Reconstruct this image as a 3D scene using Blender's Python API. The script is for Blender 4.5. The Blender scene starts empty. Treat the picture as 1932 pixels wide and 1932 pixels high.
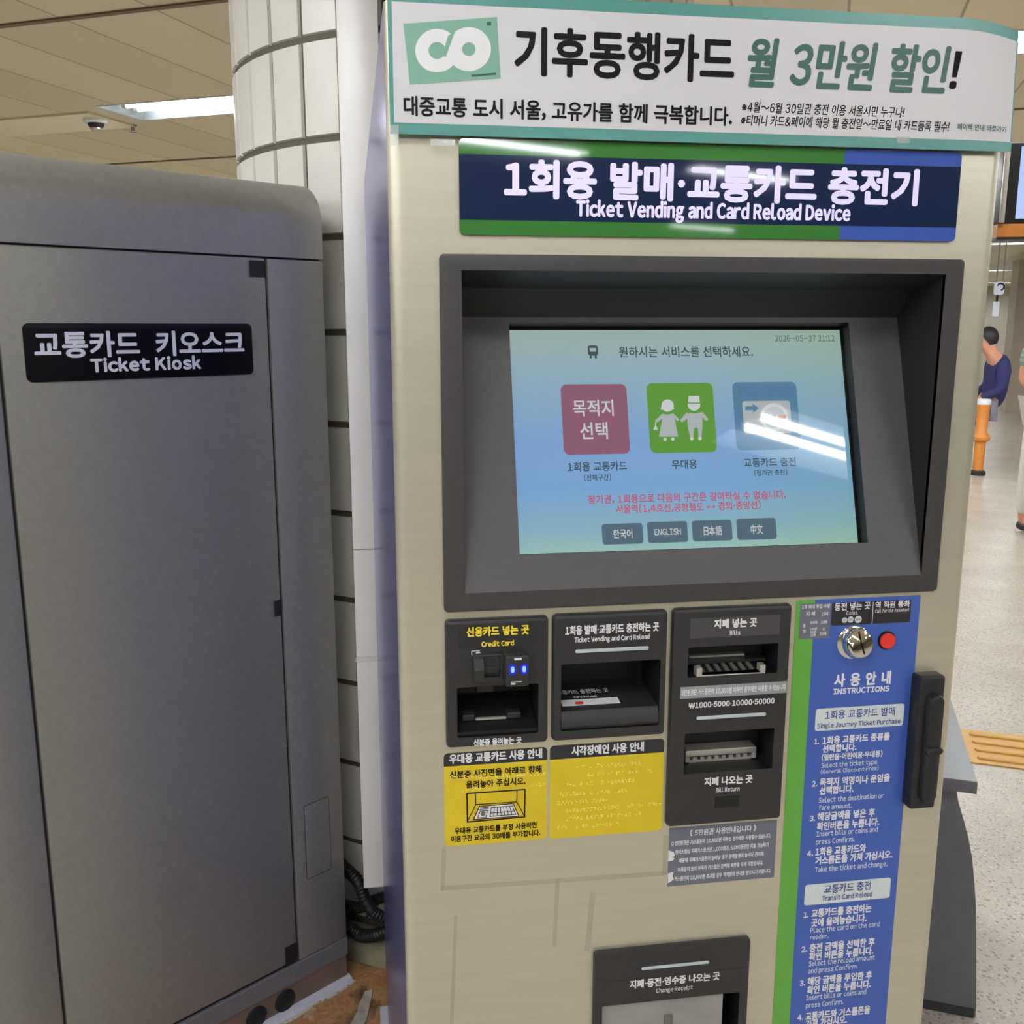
import bpy, bmesh, math, random
from math import sin, cos, pi, radians
from mathutils import Vector, Matrix
from mathutils.geometry import tessellate_polygon
random.seed(7)
SC = bpy.context.scene
COL = SC.collection

# ------------------------------------------------------------------ camera
EYE = Vector((0.0, -1.2, 1.5))
FPX, PITCH, YAW = 1829.4, 0.189871, 0.151078
c_fwd = Vector((sin(YAW) * cos(PITCH), cos(YAW) * cos(PITCH), -sin(PITCH)))
c_right = Vector((cos(YAW), -sin(YAW), 0))
c_down = c_fwd.cross(c_right)
cam = bpy.data.cameras.new('camera')
cam.sensor_width = 36
cam.lens = 36 * FPX / 1932
cam.clip_start = 0.02
camo = bpy.data.objects.new('camera', cam)
COL.objects.link(camo)
R = Matrix((c_right, -c_down, -c_fwd)).transposed()
camo.matrix_world = Matrix.Translation(EYE) @ R.to_4x4()
SC.camera = camo

# ------------------------------------------------------------------ world, exposure
SC.view_settings.view_transform = 'Standard'
SC.view_settings.look = 'None'
SC.view_settings.gamma = 1
SC.view_settings.use_curve_mapping = False
SC.view_settings.exposure = 0.0
TUBE = 66.0            # strength of a fluorescent tube
w = bpy.data.worlds.new('world')
SC.world = w
w.use_nodes = True
w.node_tree.nodes['Background'].inputs[0].default_value = (0.8, 0.85, 0.9, 1)
w.node_tree.nodes['Background'].inputs[1].default_value = 0.15


def pray(px, py):
    return c_fwd + c_right * ((px - 966) / FPX) + c_down * ((py - 966) / FPX)


# ------------------------------------------------------------------ materials
def lin(c):
    if isinstance(c, str):
        c = [int(c[i:i + 2], 16) / 255 for i in (0, 2, 4)]
    return [(x / 12.92 if x <= 0.04045 else ((x + 0.055) / 1.055) ** 2.4) for x in c]


MATS = {}


def mat(name, col, rough=0.5, metal=0.0, spec=0.5, var=0.06, scale=30, bump=0.0, bscale=200, emit=None, es=0.0,
        stretch=None, coat=0.0, aniso=0.0, alpha=1.0, trans=0.0):
    m = bpy.data.materials.new(name)
    m.use_nodes = True
    nt = m.node_tree
    b = nt.nodes['Principled BSDF']
    c = lin(col)
    b.inputs['Roughness'].default_value = rough
    b.inputs['Metallic'].default_value = metal
    b.inputs['Specular IOR Level'].default_value = spec
    b.inputs['Coat Weight'].default_value = coat
    b.inputs['Coat Roughness'].default_value = 0.04
    b.inputs['Anisotropic'].default_value = aniso
    b.inputs['Alpha'].default_value = alpha
    b.inputs['Transmission Weight'].default_value = trans
    tc = nt.nodes.new('ShaderNodeTexCoord')
    mp = nt.nodes.new('ShaderNodeMapping')
    if stretch:
        mp.inputs['Scale'].default_value = stretch
    nt.links.new(tc.outputs['Object'], mp.inputs['Vector'])
    n = nt.nodes.new('ShaderNodeTexNoise')
    n.inputs['Scale'].default_value = scale
    n.inputs['Detail'].default_value = 4
    nt.links.new(mp.outputs[0], n.inputs['Vector'])
    r = nt.nodes.new('ShaderNodeValToRGB')
    r.color_ramp.elements[0].position = 0.3
    r.color_ramp.elements[1].position = 0.7
    r.color_ramp.elements[0].color = [x * (1 - var) for x in c] + [1]
    r.color_ramp.elements[1].color = [min(1, x * (1 + var)) for x in c] + [1]
    nt.links.new(n.outputs['Fac'], r.inputs[0])
    nt.links.new(r.outputs[0], b.inputs['Base Color'])
    if bump:
        n2 = nt.nodes.new('ShaderNodeTexNoise')
        n2.inputs['Scale'].default_value = bscale
        nt.links.new(mp.outputs[0], n2.inputs['Vector'])
        bp = nt.nodes.new('ShaderNodeBump')
        bp.inputs['Strength'].default_value = bump
        bp.inputs['Distance'].default_value = 0.002
        nt.links.new(n2.outputs['Fac'], bp.inputs['Height'])
        nt.links.new(bp.outputs[0], b.inputs['Normal'])
    if emit is not None:
        b.inputs['Emission Color'].default_value = lin(emit) + [1]
        b.inputs['Emission Strength'].default_value = es
    MATS[name] = m
    return m


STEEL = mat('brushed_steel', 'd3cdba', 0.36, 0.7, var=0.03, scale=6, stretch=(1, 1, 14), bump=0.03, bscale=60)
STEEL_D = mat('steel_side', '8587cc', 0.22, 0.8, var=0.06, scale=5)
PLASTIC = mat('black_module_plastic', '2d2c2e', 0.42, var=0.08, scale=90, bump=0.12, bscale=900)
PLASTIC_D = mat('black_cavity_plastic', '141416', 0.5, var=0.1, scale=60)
BEZEL = mat('bezel_grey_plastic', '3d3b3c', 0.5, var=0.06, scale=80, bump=0.1, bscale=900)
RECESS = mat('recess_shaded_plastic', '232223', 0.5, var=0.06, scale=60)  # shade inside the recess put into the colour, darker than the bezel
PANEL = mat('recess_panel_plastic', '525054', 0.5, var=0.05, scale=60, bump=0.1, bscale=900)
LABELB = mat('black_label_film', '2a292b', 0.35, var=0.05)
NAVY = mat('sign_navy', '1d2c4d', 0.04, spec=0.35, var=0.03)
GREEN = mat('sign_green', '3f7d3c', 0.04, spec=0.35, var=0.03)
BLUE = mat('sign_blue', '4560b4', 0.04, spec=0.35, var=0.03)
VGREEN = mat('vinyl_green', '62ab45', 0.3, var=0.05, scale=12)
VBLUE = mat('vinyl_blue', '4161b4', 0.3, var=0.05, scale=12)
YELLOW = mat('label_yellow', 'dcc226', 0.32, var=0.05, scale=25)
YBRAILLE = mat('braille_yellow', 'f6e98a', 0.2, var=0.03)
DKHEAD = mat('label_header_black', '2b2a31', 0.35, var=0.05)
WHITE = mat('print_white', 'e4e4e8', 0.4, var=0.02)
PALE = mat('plate_pale', 'd5dde0', 0.35, var=0.02)
LILAC = mat('backlit_lettering', 'd9d2f0', 0.25, var=0.01, emit='d6ccff', es=0.32)
YTEXT = mat('print_yellow', 'f0d83a', 0.4, var=0.02)
BLACK = mat('print_black', '121113', 0.6, spec=0.2, var=0.03)
BLUETX = mat('print_blue', '33478f', 0.4, var=0.03)
TEALD = mat('print_teal_dark', '34615a', 0.4, var=0.03)
TEAL = mat('banner_teal', '569690', 0.3, var=0.05, scale=15)
PAPER = mat('banner_paper', 'd2d1d6', 0.35, var=0.02, scale=8)
CARDG = mat('printed_card_green', '7db09b', 0.35, var=0.06, scale=14)
BARLT = mat('indicator_bar', 'bcc8ce', 0.25, var=0.02)
CHROME = mat('chrome', 'e8e8e4', 0.07, 1.0, var=0.02)
METAL = mat('slot_metal', 'c9c6bd', 0.3, 0.6, var=0.06)
RIDGE = mat('slot_ridge', '77736c', 0.45, 0.3, var=0.08)
REDB = mat('button_red', 'e8392c', 0.3, var=0.03)
HANDLE = mat('handle_black', '1f1f22', 0.4, var=0.08, scale=60, bump=0.08, bscale=600)
GREYV = mat('vinyl_grey', '6b6e7d', 0.4, var=0.05, scale=40)
SILVER = mat('label_silver', '9c9fa4', 0.35, 0.2, var=0.05)
LED = mat('led_blue', '5f9bff', 0.3, var=0.01, emit='7fa8ff', es=1.1)
LEDGLOW = mat('led_glow', '1414a8', 0.3, var=0.01, emit='1c18ff', es=0.45)  # the glow around each LED, drawn as an emissive plate
KIOSK = mat('kiosk_paint', '8e8c86', 0.42, 0.42, var=0.05, scale=70, bump=0.06, bscale=900)
KDARK = mat('kiosk_gap', '141416', 0.6, var=0.05)
KSIGN = mat('kiosk_sign_black', '0a090e', 0.35, spec=0.15, var=0.05)
PLINTH = mat('kiosk_plinth_metal', '8d7a6e', 0.35, 0.4, var=0.12, scale=18)
RUBBER = mat('rubber_black', '151617', 0.5, var=0.08)
SEAL = mat('white_sealant', 'c3c3cc', 0.5, var=0.06)
TRUNK = mat('trunking_white_metal', 'e0deda', 0.35, 0.1, var=0.03, scale=5)
TAPE = mat('clear_tape', 'e8ecf0', 0.08, var=0.03, alpha=0.3)
STONE = mat('skirting_stone', '8d8872', 0.3, var=0.3, scale=14)
CTRGREY = mat('counter_grey_top', '6d7176', 0.35, 0.2, var=0.06)
CTRDARK = mat('counter_dark_grey', '717173', 0.45, var=0.06)
ORANGE = mat('post_orange', 'd98a3c', 0.4, var=0.08)
SKIN = mat('skin', 'c98f72', 0.5, var=0.04)
HAIR = mat('hair_black', '241f20', 0.5, var=0.1)
JACKET = mat('jacket_navy', '2b2d63', 0.8, var=0.08)
SHIRTR = mat('shirt_coral', 'd96a66', 0.8, var=0.06)
TROUG = mat('trousers_grey', '8a8794', 0.8, var=0.06)
TROUB = mat('trousers_beige', 'd6d2c8', 0.8, var=0.05)
SHOE = mat('shoe_dark', '26242a', 0.5, var=0.1)
TUBEM = mat('fluorescent_tube', 'ffffff', 0.3, var=0.0, emit='f5f8fb', es=TUBE)
TROUGH = mat('lamp_trough_white', 'e6eae8', 0.25, var=0.02)
TSIDE = mat('lamp_reflector_grey', '767c7e', 0.35, var=0.03)
TBACK = mat('lamp_housing_dark', '1d2022', 0.4, var=0.03)
SIGNW = mat('hanging_sign_white', 'dfe6ee', 0.4, var=0.02, emit='dfe6ff', es=0.35)
DISP = mat('display_screen', '30405a', 0.15, var=0.02, emit='aec2f4', es=0.95)
DISPF = mat('display_frame_black', '17181a', 0.3, var=0.05)
ALU = mat('aluminium', 'b9b5aa', 0.3, 0.7, var=0.04)
WOODB = mat('orange_wood_band', 'b87333', 0.4, var=0.12, scale=30)


def screen_mat(name, col, es):
    return mat(name, [x * 0.35 for x in [int(col[i:i + 2], 16) / 255 for i in (0, 2, 4)]], 0.03, spec=0.6, var=0.02, emit=col, es=es)


SES = 0.72
S_TX = screen_mat('screen_dark_text', '45565e', SES)
S_RED = screen_mat('screen_red_tile', '94607a', SES)
S_GRN = screen_mat('screen_green_tile', '5fa03e', SES)
S_BLU = screen_mat('screen_blue_tile', '5686aa', SES)
S_WHT = screen_mat('screen_white', 'd5d8dc', SES)
S_GRY = screen_mat('screen_grey', 'b4bdc0', SES)
S_RTX = screen_mat('screen_red_text', 'd4506a', SES)
S_BTN = screen_mat('screen_button', '557083', SES)
S_ORG = screen_mat('screen_orange', 'c98a6a', SES)


# screen picture: a blue page that fades to pale green-grey at top and bottom (object space of the screen)
def display_page():
    m = bpy.data.materials.new('screen_page')
    m.use_nodes = True
    nt = m.node_tree
    b = nt.nodes['Principled BSDF']
    b.inputs['Base Color'].default_value = (0.03, 0.04, 0.05, 1)
    b.inputs['Roughness'].default_value = 0.03
    b.inputs['Specular IOR Level'].default_value = 0.6
    tc = nt.nodes.new('ShaderNodeTexCoord')
    sep = nt.nodes.new('ShaderNodeSeparateXYZ')
    nt.links.new(tc.outputs['Generated'], sep.inputs[0])
    r = nt.nodes.new('ShaderNodeValToRGB')
    e = r.color_ramp.elements
    e[0].position = 0.0
    e[0].color = lin('a3cfc8') + [1]
    e[1].position = 1.0
    e[1].color = lin('abc3bb') + [1]
    for p, c in ((0.10, '8fc0d2'), (0.28, '7db1e4'), (0.5, '82b0e2'), (0.72, '92b9d3')):
        q = e.new(p)
        q.color = lin(c) + [1]
    nt.links.new(sep.outputs['Z'], r.inputs[0])
    r2 = nt.nodes.new('ShaderNodeValToRGB')
    r2.color_ramp.elements[0].position = 0.55
    r2.color_ramp.elements[0].color = (1, 1, 1, 1)
    r2.color_ramp.elements[1].position = 1.0
    r2.color_ramp.elements[1].color = (0.92, 0.97, 0.80, 1)
    nt.links.new(sep.outputs['X'], r2.inputs[0])
    mx = nt.nodes.new('ShaderNodeMix')
    mx.data_type = 'RGBA'
    mx.blend_type = 'MULTIPLY'
    mx.inputs[0].default_value = 1
    nt.links.new(r.outputs[0], mx.inputs[6])
    nt.links.new(r2.outputs[0], mx.inputs[7])
    nt.links.new(mx.outputs[2], b.inputs['Emission Color'])
    b.inputs['Emission Strength'].default_value = SES
    return m


S_PAGE = display_page()


def nodes_of(name):
    m = bpy.data.materials.new(name)
    m.use_nodes = True
    return m, m.node_tree, m.node_tree.nodes['Principled BSDF']


AZ = radians(26.5)
UA = Vector((sin(AZ), cos(AZ), 0))
UB = Vector((cos(AZ), -sin(AZ), 0))


def AB(a, b, z=0.0):
    v = UA * a + UB * b
    return Vector((v.x, v.y, z))


def math_node(nt, op, a, b=None):
    n = nt.nodes.new('ShaderNodeMath')
    n.operation = op
    for i, x in enumerate((a, b)):
        if x is None:
            continue
        if isinstance(x, (int, float)):
            n.inputs[i].default_value = x
        else:
            nt.links.new(x, n.inputs[i])
    return n.outputs[0]


def terrazzo():
    m, nt, b = nodes_of('terrazzo_floor')
    tc = nt.nodes.new('ShaderNodeTexCoord')
    base = None
    mixes = [('cfc8ba', None)]
    n = nt.nodes.new('ShaderNodeTexNoise')
    n.inputs['Scale'].default_value = 3
    n.inputs['Detail'].default_value = 5
    nt.links.new(tc.outputs['Object'], n.inputs['Vector'])
    r = nt.nodes.new('ShaderNodeValToRGB')
    r.color_ramp.elements[0].color = lin('b9b2a5') + [1]
    r.color_ramp.elements[0].position = 0.3
    r.color_ramp.elements[1].color = lin('cec8bc') + [1]
    r.color_ramp.elements[1].position = 0.7
    nt.links.new(n.outputs['Fac'], r.inputs[0])
    cur = r.outputs[0]
    for sc, th, colr in ((80, 0.33, '82796c'), (120, 0.34, 'a3978a'), (55, 0.24, 'a9998a'), (90, 0.3, 'dfd9cd')):
        mp = nt.nodes.new('ShaderNodeMapping')
        mp.inputs['Location'].default_value = (sc * 1.7, sc * 0.3, sc)
        nt.links.new(tc.outputs['Object'], mp.inputs[0])
        v = nt.nodes.new('ShaderNodeTexVoronoi')
        v.inputs['Scale'].default_value = sc
        nt.links.new(mp.outputs[0], v.inputs['Vector'])
        n2 = nt.nodes.new('ShaderNodeTexNoise')
        n2.inputs['Scale'].default_value = sc * 1.3
        nt.links.new(mp.outputs[0], n2.inputs['Vector'])
        d = math_node(nt, 'ADD', v.outputs['Distance'], math_node(nt, 'MULTIPLY', math_node(nt, 'SUBTRACT', n2.outputs['Fac'], 0.5), 0.6))
        f = math_node(nt, 'LESS_THAN', d, th)
        # only some of the cells hold a chip
        sp = nt.nodes.new('ShaderNodeSeparateXYZ')
        nt.links.new(v.outputs['Color'], sp.inputs[0])
        f = math_node(nt, 'MULTIPLY', f, math_node(nt, 'LESS_THAN', sp.outputs[0], 0.42))
        f = math_node(nt, 'MULTIPLY', f, 0.8)
        mx = nt.nodes.new('ShaderNodeMix')
        mx.data_type = 'RGBA'
        nt.links.new(f, mx.inputs[0])
        nt.links.new(cur, mx.inputs[6])
        mx.inputs[7].default_value = lin(colr) + [1]
        cur = mx.outputs[2]
    nt.links.new(cur, b.inputs['Base Color'])
    b.inputs['Roughness'].default_value = 0.28
    b.inputs['Specular IOR Level'].default_value = 0.4
    return m


def ceiling_mat():
    m, nt, b = nodes_of('ceiling_metal_panels')
    tc = nt.nodes.new('ShaderNodeTexCoord')
    sep = nt.nodes.new('ShaderNodeSeparateXYZ')
    nt.links.new(tc.outputs['Object'], sep.inputs[0])
    # object x runs along the panels' width, 0.39 m a panel
    s = math_node(nt, 'DIVIDE', math_node(nt, 'ADD', sep.outputs[0], 2.195 + 39.0), 0.39)
    fr = math_node(nt, 'FRACT', s)
    d = math_node(nt, 'ABSOLUTE', math_node(nt, 'SUBTRACT', fr, 0.5))
    groove = math_node(nt, 'GREATER_THAN', d, 0.487)
    # each panel a slightly different tone
    fl = math_node(nt, 'FLOOR', s)
    wn = nt.nodes.new('ShaderNodeTexWhiteNoise')
    wn.noise_dimensions = '1D'
    nt.links.new(fl, wn.inputs['W'])
    r = nt.nodes.new('ShaderNodeValToRGB')
    r.color_ramp.elements[0].color = lin('d3c6a9') + [1]
    r.color_ramp.elements[1].color = lin('ecdcb6') + [1]
    nt.links.new(wn.outputs['Value'], r.inputs[0])
    mx = nt.nodes.new('ShaderNodeMix')
    mx.data_type = 'RGBA'
    nt.links.new(groove, mx.inputs[0])
    nt.links.new(r.outputs[0], mx.inputs[6])
    mx.inputs[7].default_value = lin('a39172') + [1]
    nt.links.new(mx.outputs[2], b.inputs['Base Color'])
    b.inputs['Roughness'].default_value = 0.3
    b.inputs['Specular IOR Level'].default_value = 0.5
    return m


def dirt_mat():
    m, nt, b = nodes_of('rusty_grime')
    tc = nt.nodes.new('ShaderNodeTexCoord')
    n = nt.nodes.new('ShaderNodeTexNoise')
    n.inputs['Scale'].default_value = 11
    n.inputs['Detail'].default_value = 12
    n.inputs['Roughness'].default_value = 0.68
    n.inputs['Distortion'].default_value = 0.5
    nt.links.new(tc.outputs['Object'], n.inputs['Vector'])
    r = nt.nodes.new('ShaderNodeValToRGB')
    e = r.color_ramp.elements
    e[0].position = 0.28
    e[0].color = lin('3a2a1c') + [1]
    e[1].position = 0.78
    e[1].color = lin('d8c9a8') + [1]
    for p, c in ((0.40, '7a5a3a'), (0.5, 'b08a5c'), (0.56, 'a5683a'), (0.63, 'b9a582')):
        q = e.new(p)
        q.color = lin(c) + [1]
    nt.links.new(n.outputs['Fac'], r.inputs[0])
    nt.links.new(r.outputs[0], b.inputs['Base Color'])
    b.inputs['Roughness'].default_value = 0.5
    bp = nt.nodes.new('ShaderNodeBump')
    bp.inputs['Strength'].default_value = 0.6
    bp.inputs['Distance'].default_value = 0.01
    nt.links.new(n.outputs['Fac'], bp.inputs['Height'])
    nt.links.new(bp.outputs[0], b.inputs['Normal'])
    return m


def stripe_mat():
    m, nt, b = nodes_of('striped_shirt')
    tc = nt.nodes.new('ShaderNodeTexCoord')
    sep = nt.nodes.new('ShaderNodeSeparateXYZ')
    nt.links.new(tc.outputs['Object'], sep.inputs[0])
    fr = math_node(nt, 'FRACT', math_node(nt, 'MULTIPLY', sep.outputs[2], 28))
    f = math_node(nt, 'GREATER_THAN', fr, 0.5)
    mx = nt.nodes.new('ShaderNodeMix')
    mx.data_type = 'RGBA'
    nt.links.new(f, mx.inputs[0])
    mx.inputs[6].default_value = lin('8fa096') + [1]
    mx.inputs[7].default_value = lin('738880') + [1]
    nt.links.new(mx.outputs[2], b.inputs['Base Color'])
    b.inputs['Roughness'].default_value = 0.8
    return m


TERRAZZO, CEIL, DIRT, STRIPE = terrazzo(), ceiling_mat(), dirt_mat(), stripe_mat()
WALLM = mat('far_wall_tile', 'cfcabc', 0.35, var=0.05, scale=1.5)
WALLB = mat('side_wall_tile', 'b3ac9c', 0.35, var=0.05, scale=1.5)
GROUT = mat('tile_grout', '55503f', 0.7, var=0.06)
TILE = mat('column_tile_glazed', 'cdcbc1', 0.35, var=0.04, scale=9)
TACT = mat('tactile_yellow', 'dfae55', 0.45, var=0.06)


# ------------------------------------------------------------------ mesh builder
class Fr:
    """A plane in space: origin, right, up; outward normal = right x up."""
    def __init__(s, o, u, v):
        s.o, s.u, s.v = Vector(o), Vector(u), Vector(v)
        s.n = s.u.cross(s.v)

    def at(s, a, b, h=0.0):
        return s.o + s.u * a + s.v * b + s.n * h

    def px(s, x, y, h=0.0):
        """plane coordinates of the point seen at photo pixel (x, y), h in front of the plane"""
        d = pray(x, y)
        t = ((s.o + s.n * h) - EYE).dot(s.n) / d.dot(s.n)
        p = EYE + d * t - s.o
        return p.dot(s.u), p.dot(s.v)


def rrect(a0, b0, a1, b1, r=0.0, i=0.0, k=5):
    a0 += i
    b0 += i
    a1 -= i
    b1 -= i
    r = max(r - i, 0.0)
    if r < 1e-6:
        return [(a0, b0), (a1, b0), (a1, b1), (a0, b1)] if r == 0 and i == 0 else [p for q in ((a0, b0), (a1, b0), (a1, b1), (a0, b1)) for p in [q] * (k + 1)]
    out = []
    for cx, cy, s in ((a0 + r, b0 + r, pi), (a1 - r, b0 + r, 1.5 * pi), (a1 - r, b1 - r, 0), (a0 + r, b1 - r, pi / 2)):
        for j in range(k + 1):
            t = s + j / k * pi / 2
            out.append((cx + r * cos(t), cy + r * sin(t)))
    return out


def circ(cx, cy, r, n=32, ry=None):
    ry = ry or r
    return [(cx + r * cos(2 * pi * j / n), cy + ry * sin(2 * pi * j / n)) for j in range(n)]


class MB:
    def __init__(s):
        s.v, s.f, s.m = [], [], []
        s.mats = []

    def mi(s, m):
        if m not in s.mats:
            s.mats.append(m)
        return s.mats.index(m)

    def face(s, pts, m):
        k = len(s.v)
        s.v += [tuple(p) for p in pts]
        s.f.append(tuple(range(k, k + len(pts))))
        s.m.append(s.mi(m))

    def raw(s, vs, fs, m):
        k = len(s.v)
        s.v += [tuple(p) for p in vs]
        i = s.mi(m)
        for f in fs:
            s.f.append(tuple(k + j for j in f))
            s.m.append(i)

    def cap(s, fr, outer, holes, h, m):
        loops = [[Vector((p[0], p[1], 0)) for p in L] for L in [outer] + list(holes)]
        tris = tessellate_polygon(loops)
        flat = [p for L in loops for p in L]
        vs = [fr.at(p.x, p.y, h) for p in flat]
        fs = []
        for t in tris:
            p0, p1, p2 = (flat[i] for i in t)
            ar = (p1 - p0).cross(p2 - p0).z
            if abs(ar) < 1e-12:
                continue
            fs.append(t if ar > 0 else t[::-1])
        s.raw(vs, fs, m)

    def wall(s, fr, L0, h0, L1, h1, m, flip=False):
        n = len(L0)
        vs = [fr.at(*p, h0) for p in L0] + [fr.at(*p, h1) for p in L1]
        fs = []
        for i in range(n):
            j = (i + 1) % n
            q = (i, j, n + j, n + i)
            fs.append(q[::-1] if flip else q)
        s.raw(vs, fs, m)

    def plate(s, fr, rect, h0, h1, m, r=0.0, bev=0.0, holes=(), depth=None, hm=None, back=False):
        """rounded slab on a plane; holes = list of (rect, r); depth: how far the pockets go below h1"""
        L = rrect(*rect, r if r else (1e-5 if bev else 0))
        if bev:
            Lr = max(r, bev * 1.01)
            L = rrect(*rect, Lr)
            L1 = rrect(*rect, Lr, bev * 0.3)
            L2 = rrect(*rect, Lr, bev)
            s.wall(fr, L, h0, L, h1 - bev, m)
            s.wall(fr, L, h1 - bev, L1, h1 - bev * 0.3, m)
            s.wall(fr, L1, h1 - bev * 0.3, L2, h1, m)
            top = L2
        else:
            s.wall(fr, L, h0, L, h1, m)
            top = L
        hl = [rrect(*q[0], q[1]) for q in holes]
        s.cap(fr, top, hl, h1, m)
        if depth is not None:
            for q in hl:
                s.wall(fr, q, h1, q, h1 - depth, hm or m, True)
                s.cap(fr, q, [], h1 - depth, hm or m)
        elif holes:
            for q in hl:
                s.wall(fr, q, h1, q, h0, hm or m, True)
        if back:
            s.cap(fr, L, hl, h0, m)

    def prism(s, fr, poly, h0, h1, m):
        ar = sum(poly[i - 1][0] * poly[i][1] - poly[i][0] * poly[i - 1][1] for i in range(len(poly)))
        if ar < 0:
            poly = poly[::-1]
        s.wall(fr, poly, h0, poly, h1, m)
        s.cap(fr, poly, [], h1, m)
        s.cap(fr, poly, [], h0, m)

    def box(s, fr, a0, b0, h0, a1, b1, h1, m):
        s.prism(fr, [(a0, b0), (a1, b0), (a1, b1), (a0, b1)], h0, h1, m)

    def line(s, fr, p, q, wd, h0, h1, m):
        d = Vector((q[0] - p[0], q[1] - p[1]))
        if d.length < 1e-9:
            return
        d.normalize()
        n = Vector((-d.y, d.x)) * wd / 2
        e = d * wd / 2
        s.prism(fr, [(p[0] - e.x - n.x, p[1] - e.y - n.y), (q[0] + e.x - n.x, q[1] + e.y - n.y),
                     (q[0] + e.x + n.x, q[1] + e.y + n.y), (p[0] - e.x + n.x, p[1] - e.y + n.y)], h0, h1, m)

    def lathe(s, fr, a, b, prof, m, n=40):
        """prof = [(radius, h)...] outward"""
        loops = [circ(a, b, max(r, 1e-5), n) for r, h in prof]
        for i in range(len(prof) - 1):
            s.wall(fr, loops[i], prof[i][1], loops[i + 1], prof[i + 1][1], m)
        s.cap(fr, loops[-1], [], prof[-1][1], m)

    def tube(s, path, rad, m, n=10, caps=True):
        path = [Vector(p) for p in path]
        rads = rad if isinstance(rad, (list, tuple)) else [rad] * len(path)
        rings = []
        up = Vector((0, 0, 1))
        prev = None
        for i, p in enumerate(path):
            d = (path[min(i + 1, len(path) - 1)] - path[max(i - 1, 0)]).normalized()
            if prev is None:
                x = d.cross(up)
                if x.length < 1e-3:
                    x = d.cross(Vector((1, 0, 0)))
            else:
                x = prev - d * prev.dot(d)
            x.normalize()
            prev = x
            y = d.cross(x)
            rings.append([p + (x * cos(2 * pi * j / n) + y * sin(2 * pi * j / n)) * rads[i] for j in range(n)])
        vs = [q for r in rings for q in r]
        fs = []
        for i in range(len(rings) - 1):
            for j in range(n):
                k = (j + 1) % n
                fs.append((i * n + j, i * n + k, (i + 1) * n + k, (i + 1) * n + j))
        if caps:
            fs.append(tuple(range(n))[::-1])
            fs.append(tuple(range((len(rings) - 1) * n, len(rings) * n)))
        s.raw(vs, fs, m)

    def obj(s, name, parent=None, smooth=None, org=None):
        me = bpy.data.meshes.new(name)
        o0 = Vector(org) if org is not None else Vector((0, 0, 0))
        me.from_pydata([tuple(Vector(p) - o0) for p in s.v], [], s.f)
        for m in s.mats:
            me.materials.append(m)
        me.polygons.foreach_set('material_index', s.m)
        if smooth:
            bm = bmesh.new()
            bm.from_mesh(me)
            bmesh.ops.remove_doubles(bm, verts=bm.verts, dist=1e-6)
            bm.to_mesh(me)
            bm.free()
            me.polygons.foreach_set('use_smooth', [True] * len(me.polygons))
            me.set_sharp_from_angle(angle=radians(smooth))
        me.update()
        o = bpy.data.objects.new(name, me)
        COL.objects.link(o)
        if parent is not None:
            o.parent = parent
            root = parent
            p = Vector((0, 0, 0))
            while root is not None:
                p += root.location
                root = root.parent
            o.location = o0 - p
        else:
            o.location = o0
        return o


def thing(name, label, cat, loc=(0, 0, 0), group=None):
    o = bpy.data.objects.new(name, None)
    o.empty_display_size = 0.1
    o.location = loc
    COL.objects.link(o)
    o['label'] = label
    o['category'] = cat
    if group:
        o['group'] = group
    return o


def tag(o, label, cat, group=None, kind=None):
    o['label'] = label
    o['category'] = cat
    if group:
        o['group'] = group
    if kind:
        o['kind'] = kind
    return o


def struct(o, label=None):
    o['kind'] = 'structure'
    if label:
        o['label'] = label
    return o


# ------------------------------------------------------------------ lettering
# glyph outlines come from Blender's own built-in type; each character is meshed once and laid out here
GLY = {}
NARROW = {'.': 0.0, ',': 0.0}


def glyph(ch):
    if ch in GLY:
        return GLY[ch]
    code = ord(ch)
    latin = 0x21 <= code <= 0x7E
    c = bpy.data.curves.new('glyph', 'FONT')
    c.body = chr(code + 0xFEE0) if latin else ch
    c.size = 1.0
    c.resolution_u = 3
    o = bpy.data.objects.new('glyph', c)
    COL.objects.link(o)
    me = o.to_mesh()
    vs = [(v.co.x, v.co.y) for v in me.vertices]
    fs = [tuple(p.vertices) for p in me.polygons]
    o.to_mesh_clear()
    bpy.data.objects.remove(o)
    bpy.data.curves.remove(c)
    x0 = min(v[0] for v in vs) if vs else 0
    x1 = max(v[0] for v in vs) if vs else 0.3
    if latin:
        vs = [(x - x0, y) for x, y in vs]
        side = 0.075 if ch not in 'ctfryvkTVLPFa.,!:' else 0.055
        adv = (x1 - x0) + side * 2
        vs = [(x + side, y) for x, y in vs]
    elif 0xAC00 <= code <= 0xD7A3:
        adv = 0.92
    elif ch == '·':
        vs = [(x - x0 + 0.1, y) for x, y in vs]
        adv = (x1 - x0) + 0.2
    else:
        vs = [(x - x0 + 0.06, y) for x, y in vs]
        adv = (x1 - x0) + 0.12
    GLY[ch] = (vs, fs, adv)
    return GLY[ch]


def is_ko(s):
    return any(ord(c) > 0x3000 for c in s)




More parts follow.
